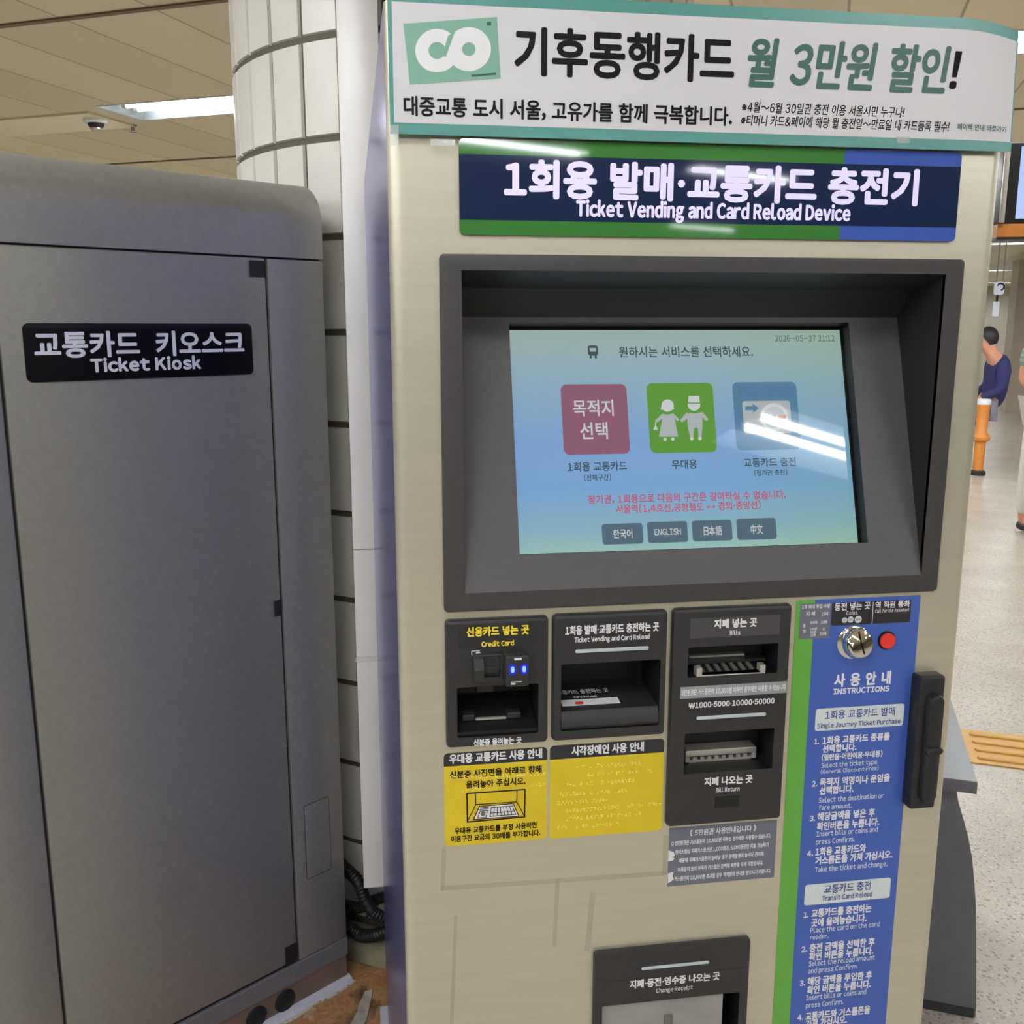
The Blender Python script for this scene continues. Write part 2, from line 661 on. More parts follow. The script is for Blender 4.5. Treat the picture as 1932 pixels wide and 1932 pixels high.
def text(mb, fr, s, a0, a1, bc, h, m, lift=0.0004, bold=0.0, slant=0.0, space=0.3):
    """one line of print fitted between a0 and a1, centred on height bc; h = height of a Korean block or of a capital"""
    ko = is_ko(s)
    sy = h / (0.90 if ko else 0.735)
    x = 0.0
    items = []
    for ch in s:
        if ch == ' ':
            x += space
            continue
        vs, fs, adv = glyph(ch)
        items.append((x, vs, fs))
        x += adv
    xs = [v[0] + ox for ox, vs, fs in items for v in vs]
    mn, mx = min(xs), max(xs)
    sx = (a1 - a0) / (mx - mn)
    base = bc - h / 2 + (0.08 * sy if ko else 0.0)
    offs = [(0, 0)]
    if bold:
        e = bold
        if bold > 0.022:
            offs = [(e * cos(t * pi / 4), e * sin(t * pi / 4)) for t in range(8)] + [(e * .4, e * .4), (-e * .4, -e * .4)]
        else:
            offs = [(e, e), (-e, -e), (e, -e), (-e, e)]
    allv, allf = [], []
    for k, (dx, dy) in enumerate(offs):
        z = lift + k * 2e-6
        for ox, vs, fs in items:
            kk = len(allv)
            for vx, vy in vs:
                yy = (vy + dy) * sy
                allv.append(fr.at(a0 + (vx + ox - mn + dx * sy / max(sx, 1e-9)) * sx + slant * (yy - h / 2), base + yy, z))
            allf += [tuple(kk + i for i in f) for f in fs]
    mb.raw(allv, allf, m)


def tpx(mb, fr, s, x0, x1, yc, hpx, m, h=0.0, lift=0.0004, bold=0.0, slant=0.0, space=0.3):
    """the same, its place read off the photo: left, right, centre row and height in photo pixels; h = height of the carrying face"""
    a0, bc = fr.px(x0, yc, h)
    a1, _ = fr.px(x1, yc, h)
    xm = (x0 + x1) / 2
    _, bt = fr.px(xm, yc - hpx / 2, h)
    _, bb = fr.px(xm, yc + hpx / 2, h)
    _, bm_ = fr.px(xm, yc, h)
    text(mb, fr, s, a0, a1, bm_, bt - bb, m, h + lift, bold, slant, space)


def rpx(fr, TL, TR, BR, BL, h=0.0):
    p = [fr.px(*q, h) for q in (TL, TR, BR, BL)]
    return ((p[0][0] + p[3][0]) / 2, (p[2][1] + p[3][1]) / 2, (p[1][0] + p[2][0]) / 2, (p[0][1] + p[1][1]) / 2)


def bpx(fr, x0, y0, x1, y1, h=0.0):
    """rectangle from a loose pixel box (its four corners averaged)"""
    return rpx(fr, (x0, y0), (x1, y0), (x1, y1), (x0, y1), h)


Z6 = lambda x, y: (820 + x / 3.863, 1120 + y / 3.863)
Z7 = lambda x, y: (1240 + x / 3.33, 1120 + y / 3.33)
Z8 = lambda x, y: (1460 + x / 4.2, 1100 + y / 4.2)
Z9 = lambda x, y: (1440 + x / 4.2, 1520 + y / 4.2)
ZC = lambda x, y: (820 + x / 2.841, 1560 + y / 2.841)
ZS = lambda x, y: (1060 + x / 4.025, 700 + y / 4.025)

# ------------------------------------------------------------------ the setting
FRZ = Fr((0, 0, 0), UB, UA)                      # the hall's own axes; outward normal = up
A0, A1, B0, B1, HC = -11.0, 30.0, -17.0, 17.0, 2.6
mb = MB()
mb.box(FRZ, B0, A0, -0.1, B1, A1, 0.0, TERRAZZO)
struct(mb.obj('floor'))
# lamps sit in openings of the ceiling: (row, place along the row, label, group)
LL, LW = 1.25, 0.34
LAMPS = [(3.45, -2.46, 'twin tube ceiling lamp left of the tiled pillar, above the grey kiosk', 'ceiling lamps of the hall'),
         (3.45, 1.60, 'twin tube ceiling lamp at the top right corner behind the banner', 'ceiling lamps of the hall'),
         (14.0, 3.15, 'far twin tube lamp directly under the hanging display', 'ceiling lamps of the hall'),
         (21.2, 3.35, 'small far lamp beside the machine edge, second row under the display', 'ceiling lamps of the hall'),
         (21.2, 4.75, 'small far lamp at the frame edge, second row under the display', 'ceiling lamps of the hall'),
         (27.5, 4.65, 'farthest small lamp just above the white hanging sign', 'ceiling lamps of the hall')]
for b in (-4.8, -2.4, 0.3, 2.92, 4.22, 6.6, 9.0):
    LAMPS.append((-1.21, b, 'ceiling lamp behind the camera, mirrored on the touch screen', 'lamps behind the camera'))
for b in (-4.4, -1.8, 0.8, 3.2, 5.3):
    LAMPS.append((-4.2, b, 'ceiling lamp behind the camera, mirrored on the sign panel', 'lamps farther behind the camera'))
for a, bs in ((-0.15, (-1.3,)), (-2.7, (-3.6, -1.95, -0.3)), (-7.2, (-4, 0, 4, 8)), (1.2, (4.4, 7.2, -5.6, -7.4, -9.2)), (3.45, (5.2, 8.2, -6.5, -9.5)), (6.0, (-8.6, -7.0, -5.4, -3.8, -2.2, -0.6, 1.0, 2.6, 4.2, 5.8, 7.4, 9.0)), (8.0, (-7.8, -6.2, -4.6, -3.0, -1.4, 0.2, 1.8, 3.4, 5.0, 6.6, 8.2)), (9.5, (-6, -3, 0, 8.0)), (14.0, (-6, -2, 7.5, 11)), (21.2, (-4, 8.2, 12)), (17.6, (-4.0, -1.0, 1.2)), (24.5, (-1.5, 0.6, 2.4, 8.5)), (27.5, (-4, 0.5, 2.4, 7.2, 9, 13))):  # unseen lamps added to brighten the gap, ceiling and far wall
    for b in bs:
        LAMPS.append((a, b, 'twin tube ceiling lamp out of view, added to light the hall', 'unseen lamps added for light'))
mb = MB()


def ceil_rect(b0, a0, b1, a1):
    mb.face([FRZ.at(b0, a0, HC), FRZ.at(b0, a1, HC), FRZ.at(b1, a1, HC), FRZ.at(b1, a0, HC)], CEIL)


edge_a = A0
for a in sorted(set(q[0] for q in LAMPS)):
    ceil_rect(B0, edge_a, B1, a - LW / 2)
    edge_b = B0
    for b in sorted(q[1] for q in LAMPS if q[0] == a):
        ceil_rect(edge_b, a - LW / 2, b - LL / 2, a + LW / 2)
        edge_b = b + LL / 2
    ceil_rect(edge_b, a - LW / 2, B1, a + LW / 2)
    edge_a = a + LW / 2
ceil_rect(B0, edge_a, B1, A1)
mb.box(FRZ, B0, A0, HC + 0.12, B1, A1, HC + 0.14, CEIL)
o = struct(mb.obj('ceiling'))
# the panel pattern reads the hall's axes: turn the object, not the place
o.data.transform(Matrix.Rotation(AZ, 4, 'Z'))
o.rotation_euler = (0, 0, -AZ)
for nm, r4, m_ in (('wall_far', (B0, A1, B1, A1 + 0.2), WALLM), ('wall_back', (B0, A0 - 0.2, B1, A0), WALLB),
                   ('wall_left', (B0 - 0.2, A0, B0, A1), WALLB), ('wall_right', (B1, A0, B1 + 0.2, A1), WALLB)):
    mb = MB()
    mb.box(FRZ, r4[0], r4[1], 0, r4[2], r4[3], HC, m_)
    struct(mb.obj(nm))
# dark joints that cross the ceiling panels beside the lamp rows
n = 0
JOINT = mat('ceiling_joint', '6f5d45', 0.6, var=0.05)
for a in (2.05, 4.78, 0.2, -2.75):
    n += 1
    mb = MB()
    mb.box(FRZ, B0 + 0.01, a - 0.014, HC - 0.006, B1 - 0.01, a + 0.014, HC - 0.0002, JOINT)
    struct(mb.obj('trim_%d' % n))
# blank lamp strip that continues the lamp row
STRIPM = mat('ceiling_strip', 'd6c9ab', 0.22, var=0.03)
n += 1
mb = MB()
mb.plate(Fr(AB(0, 0, HC), UB, -UA), (-9.0, -3.74, -3.22, -3.36), 0.0002, 0.012, STRIPM, bev=0.004)
struct(mb.obj('trim_%d' % n, smooth=40))

# tiled round pillar
PC = Vector((0.277, 1.434, 0))
PR = 0.573
mb = MB()
NS = 64
mb.tube([PC + Vector((0, 0, 0)), PC + Vector((0, 0, HC))], PR - 0.006, GROUT, n=96, caps=False)
TW = 2 * pi / 36
ang0 = math.atan2(*( (EYE + pray(566, 74.5) * ((0.585) / pray(566, 74.5).z) - PC).xy.yx ))
zrows = [2.085 - 0.2 * k for k in range(-3, 11)]
for zt in zrows:
    z1 = min(zt - 0.0055, HC - 0.001)
    z0 = max(zt - 0.1945, 0.075)
    if z1 - z0 < 0.02:
        continue
    for k in range(36):
        t0 = ang0 + k * TW + 0.0036 / PR
        t1 = ang0 + (k + 1) * TW - 0.0036 / PR
        seg = 3
        ri, ro, e = PR - 0.008, PR, 0.003
        loop = []
        pts = []
        for j in range(seg + 1):
            t = t0 + (t1 - t0) * j / seg
            te = min(max(t, t0 + e / PR), t1 - e / PR)
            for rr, zz, tt in ((ri, z0, t), (ro, z0 + e, te), (ro, z1 - e, te), (ri, z1, t)):
                pts.append(PC + Vector((cos(tt) * rr, sin(tt) * rr, zz)))
        fs = []
        for j in range(seg):
            for q in range(3):
                a = j * 4 + q
                fs.append((a, a + 4, a + 5, a + 1))
        fs.append((0, 1, 2, 3))
        fs.append((seg * 4 + 3, seg * 4 + 2, seg * 4 + 1, seg * 4))
        mb.raw(pts, fs, TILE)
struct(mb.obj('pillar', smooth=30))
mb = MB()
mb.tube([PC + Vector((0, 0, 0)), PC + Vector((0, 0, 0.055)), PC + Vector((0, 0, 0.07))], [PR + 0.045, PR + 0.045, PR + 0.02], STONE, n=72)
struct(mb.obj('baseboard_pillar', smooth=30))
# square pillar far down the hall
mb = MB()
pf = EYE + pray(1945, 640) * 17.0
fa, fb = pf.dot(UA), pf.dot(UB)
mb.box(FRZ, fb - 0.35, fa - 0.35, 0, fb + 0.35, fa + 0.35, HC, mat('far_pillar_stone', 'b8ab9a', 0.3, var=0.08, scale=4))
struct(mb.obj('column'))

# tactile paving, 30 cm wide, ridges along its run
def floor_px(x, y):
    d = pray(x, y)
    return EYE + d * (-EYE.z / d.z)


t0 = floor_px(1835, 1440)
ta, tb = t0.dot(UA), t0.dot(UB)
mb = MB()
FRT = Fr((0, 0, 0), UB, UA)
mb.plate(FRT, (tb - 0.02, ta, tb + 9.0, ta + 0.30), 0.0002, 0.004, TACT)
mb.plate(FRT, (tb - 0.075, ta, tb - 0.021, ta + 4.0), 0.0002, 0.004, TACT)
for k in range(4):
    yy = ta + 0.045 + k * 0.07
    for j in range(30):
        mb.plate(FRT, (tb + j * 0.3 + 0.02, yy - 0.014, tb + j * 0.3 + 0.28, yy + 0.014), 0.004, 0.010, TACT, r=0.015, bev=0.004)
tag(mb.obj('tactile_paving', smooth=40), 'yellow ribbed tactile paving strip on the speckled floor', 'tactile paving')

# ------------------------------------------------------------------ ceiling lamps
def lamp_proto():
    """twin tube lamp recessed in the ceiling, built about its own centre, long side along x"""
    fr = Fr((0, 0, 0), (1, 0, 0), (0, -1, 0))      # normal points down
    t = MB()
    rim = rrect(-LL / 2 - .012, -LW / 2 - .012, LL / 2 + .012, LW / 2 + .012)
    out = rrect(-LL / 2 + .001, -LW / 2 + .001, LL / 2 - .001, LW / 2 - .001)
    inn = rrect(-LL / 2 + 0.05, -LW / 2 + 0.03, LL / 2 - 0.05, LW / 2 - 0.03)
    t.wall(fr, rim, 0.0003, rim, 0.004, TROUGH)
    t.wall(fr, rim, 0.004, out, 0.004, TROUGH)
    t.wall(fr, out, 0.004, inn, -0.075, TSIDE)
    t.cap(fr, inn, [], -0.075, TBACK)
    parts = [('trough', t)]
    for y in (-0.045, 0.045):
        q = MB()
        q.tube([(-LL / 2 + 0.075, y, 0.026), (LL / 2 - 0.075, y, 0.026)], 0.014, TUBEM, n=12)
        for sx in (-1, 1):
            x = sx * (LL / 2 - 0.065)
            q.tube([(x - .012, y, 0.026), (x + .012, y, 0.026)], 0.017, ALU, n=12)
            q.tube([(x, y, 0.026), (x, y, 0.0745)], 0.008, ALU, n=8)
        parts.append(('tube', q))
    return parts


root0 = None
for a, b, lab_, grp_ in LAMPS:
    if root0 is None:
        r = root0 = thing('ceiling_lamp', lab_, 'ceiling lamp')
        for nm, q in lamp_proto():
            q.obj(nm, None, smooth=40).parent = root0
    else:
        r = root0.copy()
        COL.objects.link(r)
        for ch_ in list(root0.children):
            c = ch_.copy()
            COL.objects.link(c)
            c.parent = r
    r.location = AB(a, b, HC)
    r.rotation_euler = (0, 0, -AZ)
    r['label'] = lab_
    r['group'] = grp_

mb = MB()
p = EYE + pray(180, 222) * ((HC - EYE.z) / pray(180, 222).z)
frd = Fr((p.x, p.y, HC - 0.0125), (1, 0, 0), (0, -1, 0))
mb.lathe(frd, 0, 0, [(0.062, 0), (0.062, 0.012), (0.056, 0.018)], TROUGH)
mb.lathe(frd, 0, 0, [(0.042, 0.018), (0.038, 0.034), (0.026, 0.042)], KDARK)
mb.lathe(frd, 0, 0, [(0.03, 0.04), (0.03, 0.048), (0.02, 0.052)], ALU)
tag(mb.obj('smoke_detector', smooth=40), 'round smoke detector on the ceiling strip beside the lamp end', 'smoke detector')
mb = MB()
p = EYE + pray(250, 236) * ((HC - EYE.z) / pray(250, 236).z)
frd = Fr((p.x, p.y, HC - 0.0005), (1, 0, 0), (0, -1, 0))
mb.lathe(frd, 0, 0, [(0.024, 0), (0.022, 0.006), (0.010, 0.010), (0.010, 0.03), (0.018, 0.034), (0.018, 0.037)], RIDGE, n=20)
tag(mb.obj('sprinkler', smooth=40), 'small dark sprinkler head on the ceiling below the lamp end', 'sprinkler')

# ------------------------------------------------------------------ ticket machine
FM = Fr((0, 0, 0), (1, 0, 0), (0, 0, 1))
XL, XR, ZTOP, DEP = 0.035, 0.8235, 1.865, 0.75
machine = thing('ticket_machine', 'stainless steel ticket vending and card reload machine with large recessed touch screen', 'ticket machine', (0.43, 0.375, 0))

# rectangles on the front
rSIGN = rpx(FM, (864.6, 262), (1811.8, 288.5), (1797, 454), (866.5, 446))
rBEZ = rpx(FM, (829, 480.7), (1825, 487), (1766, 1114), (838, 1159), 0.006)
rBIN = rpx(FM, (870.5, 513), (1788, 514), (1735, 1087), (877, 1117), 0.006)
rCC = rpx(FM, (840.7, 1171.8), (1035, 1164), (1034.8, 1401), (842, 1414), 0.01)
rTK = rpx(FM, (1044, 1162.7), (1261.4, 1151), (1255, 1388), (1042, 1399.6), 0.01)
rBL = rpx(FM, (1271.5, 1150), (1496.8, 1141), (1473.6, 1546.4), (1258, 1561.4), 0.01)
rCH = list(rpx(FM, (1122, 1803), (1417.7, 1770.5), (1411.3, 1932), (1119.9, 1962), 0.01))
rCH[1] = rCH[3] - 0.30
rY1 = rpx(FM, (837.6, 1421.6), (1032, 1408.6), (1031.7, 1582), (838.6, 1597.6))
rY2 = rpx(FM, (1037.4, 1407), (1253, 1393), (1248.4, 1566.5), (1036, 1582))
rCCc = rpx(FM, Z6(160, 690), Z6(758, 650), Z6(755, 1015), Z6(170, 1055), 0.01)
rTKc = rpx(FM, Z6(922, 515), Z6(1645, 482), Z6(1638, 960), Z6(920, 1002), 0.01)
rBLa = rpx(FM, Z7(192, 338), Z7(763, 312), Z7(755, 455), Z7(192, 572), 0.01)
rBLb = rpx(FM, Z7(172, 880), Z7(737, 845), Z7(722, 1100), Z7(168, 1132), 0.01)
rCHc = list(rpx(FM, (1134, 1899), (1396, 1872), (1392, 1932), (1132, 1960), 0.01))
rCHc[1] = rCH[1] + 0.02


def shrink(r, i):
    return (r[0] + i, r[1] + i, r[2] - i, r[3] - i)


# cabinet: front sheet with openings, rounded upright edges, sides, back, sloping top
mb = MB()
RE = 0.016
holes = [rrect(*shrink(r, 0.004)) for r in (rBEZ, rCC, rTK, rBL, rCH)]
fl = [(XL + RE, 0.02), (XR - RE, 0.02), (XR - RE, ZTOP), (XL + RE, ZTOP)]
mb.cap(FM, fl, holes, 0, STEEL)
for r in holes:
    mb.wall(FM, r, 0, r, -0.02, STEEL, True)
for side in (0, 1):
    arc = []
    for j in range(9):
        t = j / 8 * pi / 2
        if side == 0:
            arc.append((XL + RE - RE * sin(t), RE - RE * cos(t)))
        else:
            arc.append((XR - RE + RE * sin(t), RE - RE * cos(t)))
    for j in range(8):
        (xa, ya), (xb, yb) = arc[j], arc[j + 1]
        mb.face([(xa, ya, 0.02), (xa, ya, ZTOP), (xb, yb, ZTOP), (xb, yb, 0.02)], STEEL)
    xe = arc[-1][0]
    xb = 0.0125 if side == 0 else 0.846
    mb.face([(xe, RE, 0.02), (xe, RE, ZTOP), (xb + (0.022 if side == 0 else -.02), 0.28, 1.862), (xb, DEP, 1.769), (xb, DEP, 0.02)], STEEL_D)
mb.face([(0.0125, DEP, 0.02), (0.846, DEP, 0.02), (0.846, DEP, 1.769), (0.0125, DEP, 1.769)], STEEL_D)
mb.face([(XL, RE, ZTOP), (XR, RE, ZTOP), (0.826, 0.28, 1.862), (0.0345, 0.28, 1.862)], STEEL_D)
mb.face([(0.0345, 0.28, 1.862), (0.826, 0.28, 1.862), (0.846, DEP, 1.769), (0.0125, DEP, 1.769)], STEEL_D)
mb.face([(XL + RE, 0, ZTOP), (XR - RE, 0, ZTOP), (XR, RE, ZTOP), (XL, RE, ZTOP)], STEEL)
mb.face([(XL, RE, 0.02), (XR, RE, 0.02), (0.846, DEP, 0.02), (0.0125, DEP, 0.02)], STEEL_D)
cab = mb.obj('cabinet', machine, smooth=35)
mb = MB()
mb.prism(Fr((0, 0, 0), (1, 0, 0), (0, 1, 0)), [(XL + 0.006, 0.03), (XR - 0.006, 0.03), (0.84, DEP - 0.01), (0.018, DEP - 0.01)], 0.0, 0.022, CTRDARK)
mb.obj('plinth', machine)
# seam and fold lines of the side sheet
mb = MB()
mb.line(Fr((0.0125, 0, 0), (0.0, -1, 0), (0, 0, 1)), (-0.70, 1.765), (-0.45, 1.82), 0.004, 0.0004, 0.003, KDARK)

# grime: ghost of a removed notice and rubbed streaks
GRIME = mat('grime_streak', '6f6858', 0.5, 0.2, var=0.3, scale=40, alpha=0.055)
mb = MB()
for p, q, wd in (((838, 1602), (835, 1676), 0.006), ((836, 1676), (1250, 1648), 0.007), ((1256, 1580), (1254, 1646), 0.007),
                 ((1052, 1660), (1046, 1782), 0.006), ((860, 1730), (852, 1932), 0.005), ((1118, 1690), (1108, 1790), 0.008)):
    mb.line(FM, FM.px(*p), FM.px(*q), wd, 0.0001, 0.00025, GRIME)
mb.obj('grime_marks', machine)

# sign panel
mb = MB()
L = rrect(*rSIGN, 0.006)
zt = FM.px(1340, 304)[1]
zb = FM.px(1340, 423)[1]
xt, xb_ = FM.px(1591, 300)[0], FM.px(1580, 440)[0]
xg = (xt + xb_) / 2


def clip(poly, axis, val, keep_less):
    out = []
    n = len(poly)
    for i in range(n):
        p, q = poly[i], poly[(i + 1) % n]
        pi_, qi = (p[axis] <= val) == keep_less, (q[axis] <= val) == keep_less
        if pi_:
            out.append(p)
        if pi_ != qi:
            t = (val - p[axis]) / (q[axis] - p[axis])
            out.append((p[0] + (q[0] - p[0]) * t, p[1] + (q[1] - p[1]) * t))
    return out


HS = 0.005
mb.wall(FM, L, 0.0002, L, HS, NAVY)
mid = clip(clip(L, 1, zt, True), 1, zb, False)
mb.cap(FM, mid, [], HS, NAVY)
for part in (clip(L, 1, zt, False), clip(L, 1, zb, True)):
    mb.cap(FM, clip(part, 0, xg, True), [], HS, GREEN)
    mb.cap(FM, clip(part, 0, xg, False), [], HS, BLUE)
sign = mb.obj('sign_panel', machine)
mb = MB()
tpx(mb, FM, '1회용 발매·교통카드 충전기', 953.5, 1731, 346, 66, LILAC, HS, bold=0.042)
tpx(mb, FM, 'Ticket Vending and Card Reload Device', 1088, 1603.5, 398, 27, LILAC, HS, bold=0.042)
mb.obj('lettering', sign)['label'] = 'white backlit lettering'

# bezel round the screen recess
mb = MB()
mb.plate(FM, rBEZ, 0.0001, 0.006, BEZEL, r=0.006, bev=0.002, holes=[(rBIN, 0.0)])
bez = mb.obj('screen_bezel', machine, smooth=35)
a0, b0, a1, b1 = rBIN
zlip, zmid, ztop = b1, FM.px(1300, 549)[1] - 0.012, 1.511
yb0 = 0.004
P0 = Vector((0, -0.006, b0))
P1 = Vector((0, 0.1046, ztop))
up = (P1 - P0).normalized()
FS = Fr(P0, (1, 0, 0), up)                       # the tilted panel
PH = (P1 - P0).length
oTL, oTR, oBR, oBL = (961, 609), (1606, 608), (1632.5, 1022), (980, 1049)
rOP = rpx(FS, oTL, oTR, oBR, oBL)
mb = MB()
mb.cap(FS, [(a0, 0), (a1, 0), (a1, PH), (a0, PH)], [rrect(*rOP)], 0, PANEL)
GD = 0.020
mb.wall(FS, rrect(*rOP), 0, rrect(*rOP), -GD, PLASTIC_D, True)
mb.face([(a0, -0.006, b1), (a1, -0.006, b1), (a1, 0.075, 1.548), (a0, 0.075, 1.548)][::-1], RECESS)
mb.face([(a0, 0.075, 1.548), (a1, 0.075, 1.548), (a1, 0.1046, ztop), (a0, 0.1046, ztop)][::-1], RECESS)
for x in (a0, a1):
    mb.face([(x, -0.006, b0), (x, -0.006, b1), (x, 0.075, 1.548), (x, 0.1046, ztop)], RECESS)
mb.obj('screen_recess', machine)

# the touch screen itself
FG = Fr(FS.o - FS.n * GD, FS.u, FS.v)
rSC = rpx(FG, (959, 625), (1588.5, 620.5), (1613.5, 1022), (978, 1050))
rSC = (min(rSC[0], rOP[0] + 0.001), rOP[1] + 0.002, rSC[2], rSC[3])
mb = MB()
GLASSB = mat('screen_border_black', '0b0c0e', 0.05, spec=0.6, var=0.02)
mb.cap(FG, [(rOP[0] - 0.02, rOP[1] - 0.02), (rOP[2] + 0.02, rOP[1] - 0.02), (rOP[2] + 0.02, rOP[3] + 0.02), (rOP[0] - 0.02, rOP[3] + 0.02)], [], -0.0006, GLASSB)
scr = mb.obj('touch_screen', machine)
mb = MB()
mb.cap(FG, rrect(*rSC), [], 0.0, S_PAGE)
mb.obj('display_page', scr)
H1 = 0.0003
for nm, TL, TR, BR, BL, m_ in (('icon_tile', (0, 105), (492, 97), (515, 625), (5, 640), S_RED),
                               ('icon_tile', (645, 97), (1150, 85), (1170, 612), (668, 628), S_GRN),
                               ('icon_tile', (1298, 90), (1787, 78), (1808, 592), (1322, 607), S_BLU)):
    q = MB()
    q.cap(FG, rrect(*rpx(FG, ZS(*TL), ZS(*TR), ZS(*BR), ZS(*BL)), 0.008), [], H1, m_)
    o = q.obj(nm, scr)
    o['label'] = {S_RED: 'plum red tile for choosing a destination', S_GRN: 'green tile with two figures', S_BLU: 'blue tile with a card'}[m_]
for BX, s_, tx in (((305, 1158, 615, 1315), '한국어', (390, 535, 1237)), ((650, 1143, 955, 1303), 'ENGLISH', (705, 903, 1221)),
                   ((990, 1133, 1293, 1290), '日本語', (1078, 1215, 1213)), ((1328, 1118, 1628, 1280), '中文', (1435, 1525, 1203))):
    q = MB()
    q.cap(FG, rrect(*bpx(FG, *ZS(BX[0], BX[1]), *ZS(BX[2], BX[3])), 0.004), [], H1, S_BTN)
    x0, yc = ZS(tx[0], tx[2])
    x1, _ = ZS(tx[1], tx[2])
    tpx(q, FG, s_, x0, x1, yc, 17 if s_ != 'ENGLISH' else 11, S_WHT, H1, 0.0003, bold=0.012)
    q.obj('language_button', scr)
mb = MB()


def scx(s_, x0, x1, y, hp, m_, bold=0.012, h=0.0):
    tpx(mb, FG, s_, x0, x1, y, hp, m_, h, 0.0004, bold=bold)


scx('원하시는 서비스를 선택하세요.', 1168, 1420, 664, 20, S_TX)
scx('2026-05-27 21:12', 1462, 1574, 638.5, 11, S_TX, 0.0)
scx('목적지', 1081, 1157, 770, 30, S_WHT, 0.014, H1)
scx('선택', 1095, 1146, 813, 31, S_WHT, 0.014, H1)
scx('1회용 교통카드', 1071, 1182.5, 880, 17, S_TX, 0.016)
scx('(전체구간)', 1102, 1152.5, 901, 12, S_TX)
scx('우대용', 1267.5, 1314.7, 876, 17, S_TX, 0.016)
scx('교통카드 충전', 1403.6, 1501, 872, 16, S_TX, 0.016)
scx('(정기권 충전)', 1422.7, 1485, 892, 11, S_TX)
scx('정기권, 1회용으로 다음의 구간은 갈아타실 수 없습니다.', 1109, 1482, 938, 16, S_RTX)
scx('서울역(1,4호선,공항철도', 1162, 1327, 958.5, 16, S_RTX)
scx('경의·중앙선)', 1355, 1435, 953.5, 16, S_RTX)
for p, q in (((1334, 956.5), (1349, 956)), ((1334, 956.5), (1338, 953.5)), ((1334, 956.5), (1338, 959)), ((1349, 956), (1345, 953)), ((1349, 956), (1345, 958.7))):
    mb.line(FG, FG.px(*p), FG.px(*q), 0.0009, 0.0003, 0.0004, S_RTX)
mb.obj('screen_text', scr)
# bus pictogram, two figures, card
mb = MB()
S = lambda x, y: FG.px(*ZS(x, y))
bx = bpx(FG, 1109, 652, 1128, 671)
mb.cap(FG, rrect(*bx, 0.003), [rrect(bx[0] + .0025, bx[1] + .0055, bx[2] - .0025, bx[3] - .0035, 0.001)], H1, S_TX)
for k in (0.15, 0.65):
    w_ = (bx[2] - bx[0])
    mb.cap(FG, rrect(bx[0] + w_ * k, bx[1] - .004, bx[0] + w_ * (k + .2), bx[1] + .001), [], H1, S_TX)
mb.obj('bus_pictogram', scr)


def poly_px(mb, pts, m_, h):
    P = [S(*p) for p in pts]
    ar = sum(P[i - 1][0] * P[i][1] - P[i][0] * P[i - 1][1] for i in range(len(P)))
    mb.cap(FG, P if ar > 0 else P[::-1], [], h, m_)


def disc_px(mb, x, y, r, m_, h, ry=None):
    ry = ry or r
    poly_px(mb, [(x + r * cos(t * pi / 14), y + ry * sin(t * pi / 14)) for t in range(28)], m_, h)


for who in (0, 1):
    mb = MB()
    h = H1 + 0.0003
    if who == 0:
        disc_px(mb, 802, 263, 47, S_WHT, h)
        poly_px(mb, [(757, 262), (748, 293), (770, 296), (834, 296), (852, 291), (846, 262)], S_WHT, h + 1e-5)
        poly_px(mb, [(762, 325), (705, 378), (712, 392), (730, 388), (762, 362), (737, 500), (882, 498), (855, 355), (872, 380), (888, 378), (888, 365), (845, 322), (802, 332)], S_GRY, h)
        disc_px(mb, 783, 520, 13, S_WHT, h)
        disc_px(mb, 842, 518, 13, S_WHT, h)
        poly_px(mb, [(711, 405), (693, 447), (728, 447)], S_WHT, h)
        poly_px(mb, [(706, 392), (716, 392), (714, 410), (708, 410)], S_WHT, h)
    else:
        disc_px(mb, 1003, 255, 48, S_WHT, h)
        poly_px(mb, [(962, 190), (1042, 190), (1047, 236), (957, 236)], S_WHT, h)
        poly_px(mb, [(954, 240), (1050, 240), (1050, 248), (954, 248)], S_GRN, h + 2e-5)
        poly_px(mb, [(945, 318), (898, 372), (905, 390), (925, 384), (950, 362), (958, 440), (975, 505), (998, 505), (1003, 440), (1018, 425), (1032, 440), (1037, 505), (1060, 502), (1066, 440),
                     (1068, 352), (1090, 378), (1108, 375), (1110, 362), (1068, 312), (1003, 322)], S_GRY, h)
        disc_px(mb, 986, 515, 14, S_WHT, h)
        disc_px(mb, 1048, 512, 14, S_WHT, h)
    mb.obj('figure_pictogram', scr)
mb = MB()
h = H1 + 0.0003
mb.cap(FG, rrect(*rpx(FG, ZS(1370, 230), ZS(1733, 225), ZS(1745, 470), ZS(1382, 480)), 0.004), [], h, S_GRY)
poly_px(mb, [(1390, 270), (1448, 268), (1447, 248), (1495, 283), (1452, 318), (1450, 298), (1392, 300)], S_BLU, h + 2e-4)
disc_px(mb, 1610, 350, 105, S_WHT, h + 1e-4)
disc_px(mb, 1610, 352, 84, S_GRY, h + 2e-4)
poly_px(mb, [(1562, 340), (1620, 335), (1622, 362), (1564, 366)], S_BTN, h + 3e-4)
poly_px(mb, [(1640, 338), (1700, 335), (1702, 360), (1642, 364)], S_ORG, h + 3e-4)
mb.obj('card_pictogram', scr)

# ---- credit card module
HM = 0.010


def bar(mb, x0, x1, yc, tpix, m_, h=HM):
    a, b = FM.px(x0, yc, h)
    a2, _ = FM.px(x1, yc, h)
    t = tpix * 0.00069
    mb.plate(FM, (a, b - t / 2, a2, b + t / 2), h + 0.0001, h + 0.0012, m_, r=t / 2 * 0.98, bev=0.0004)


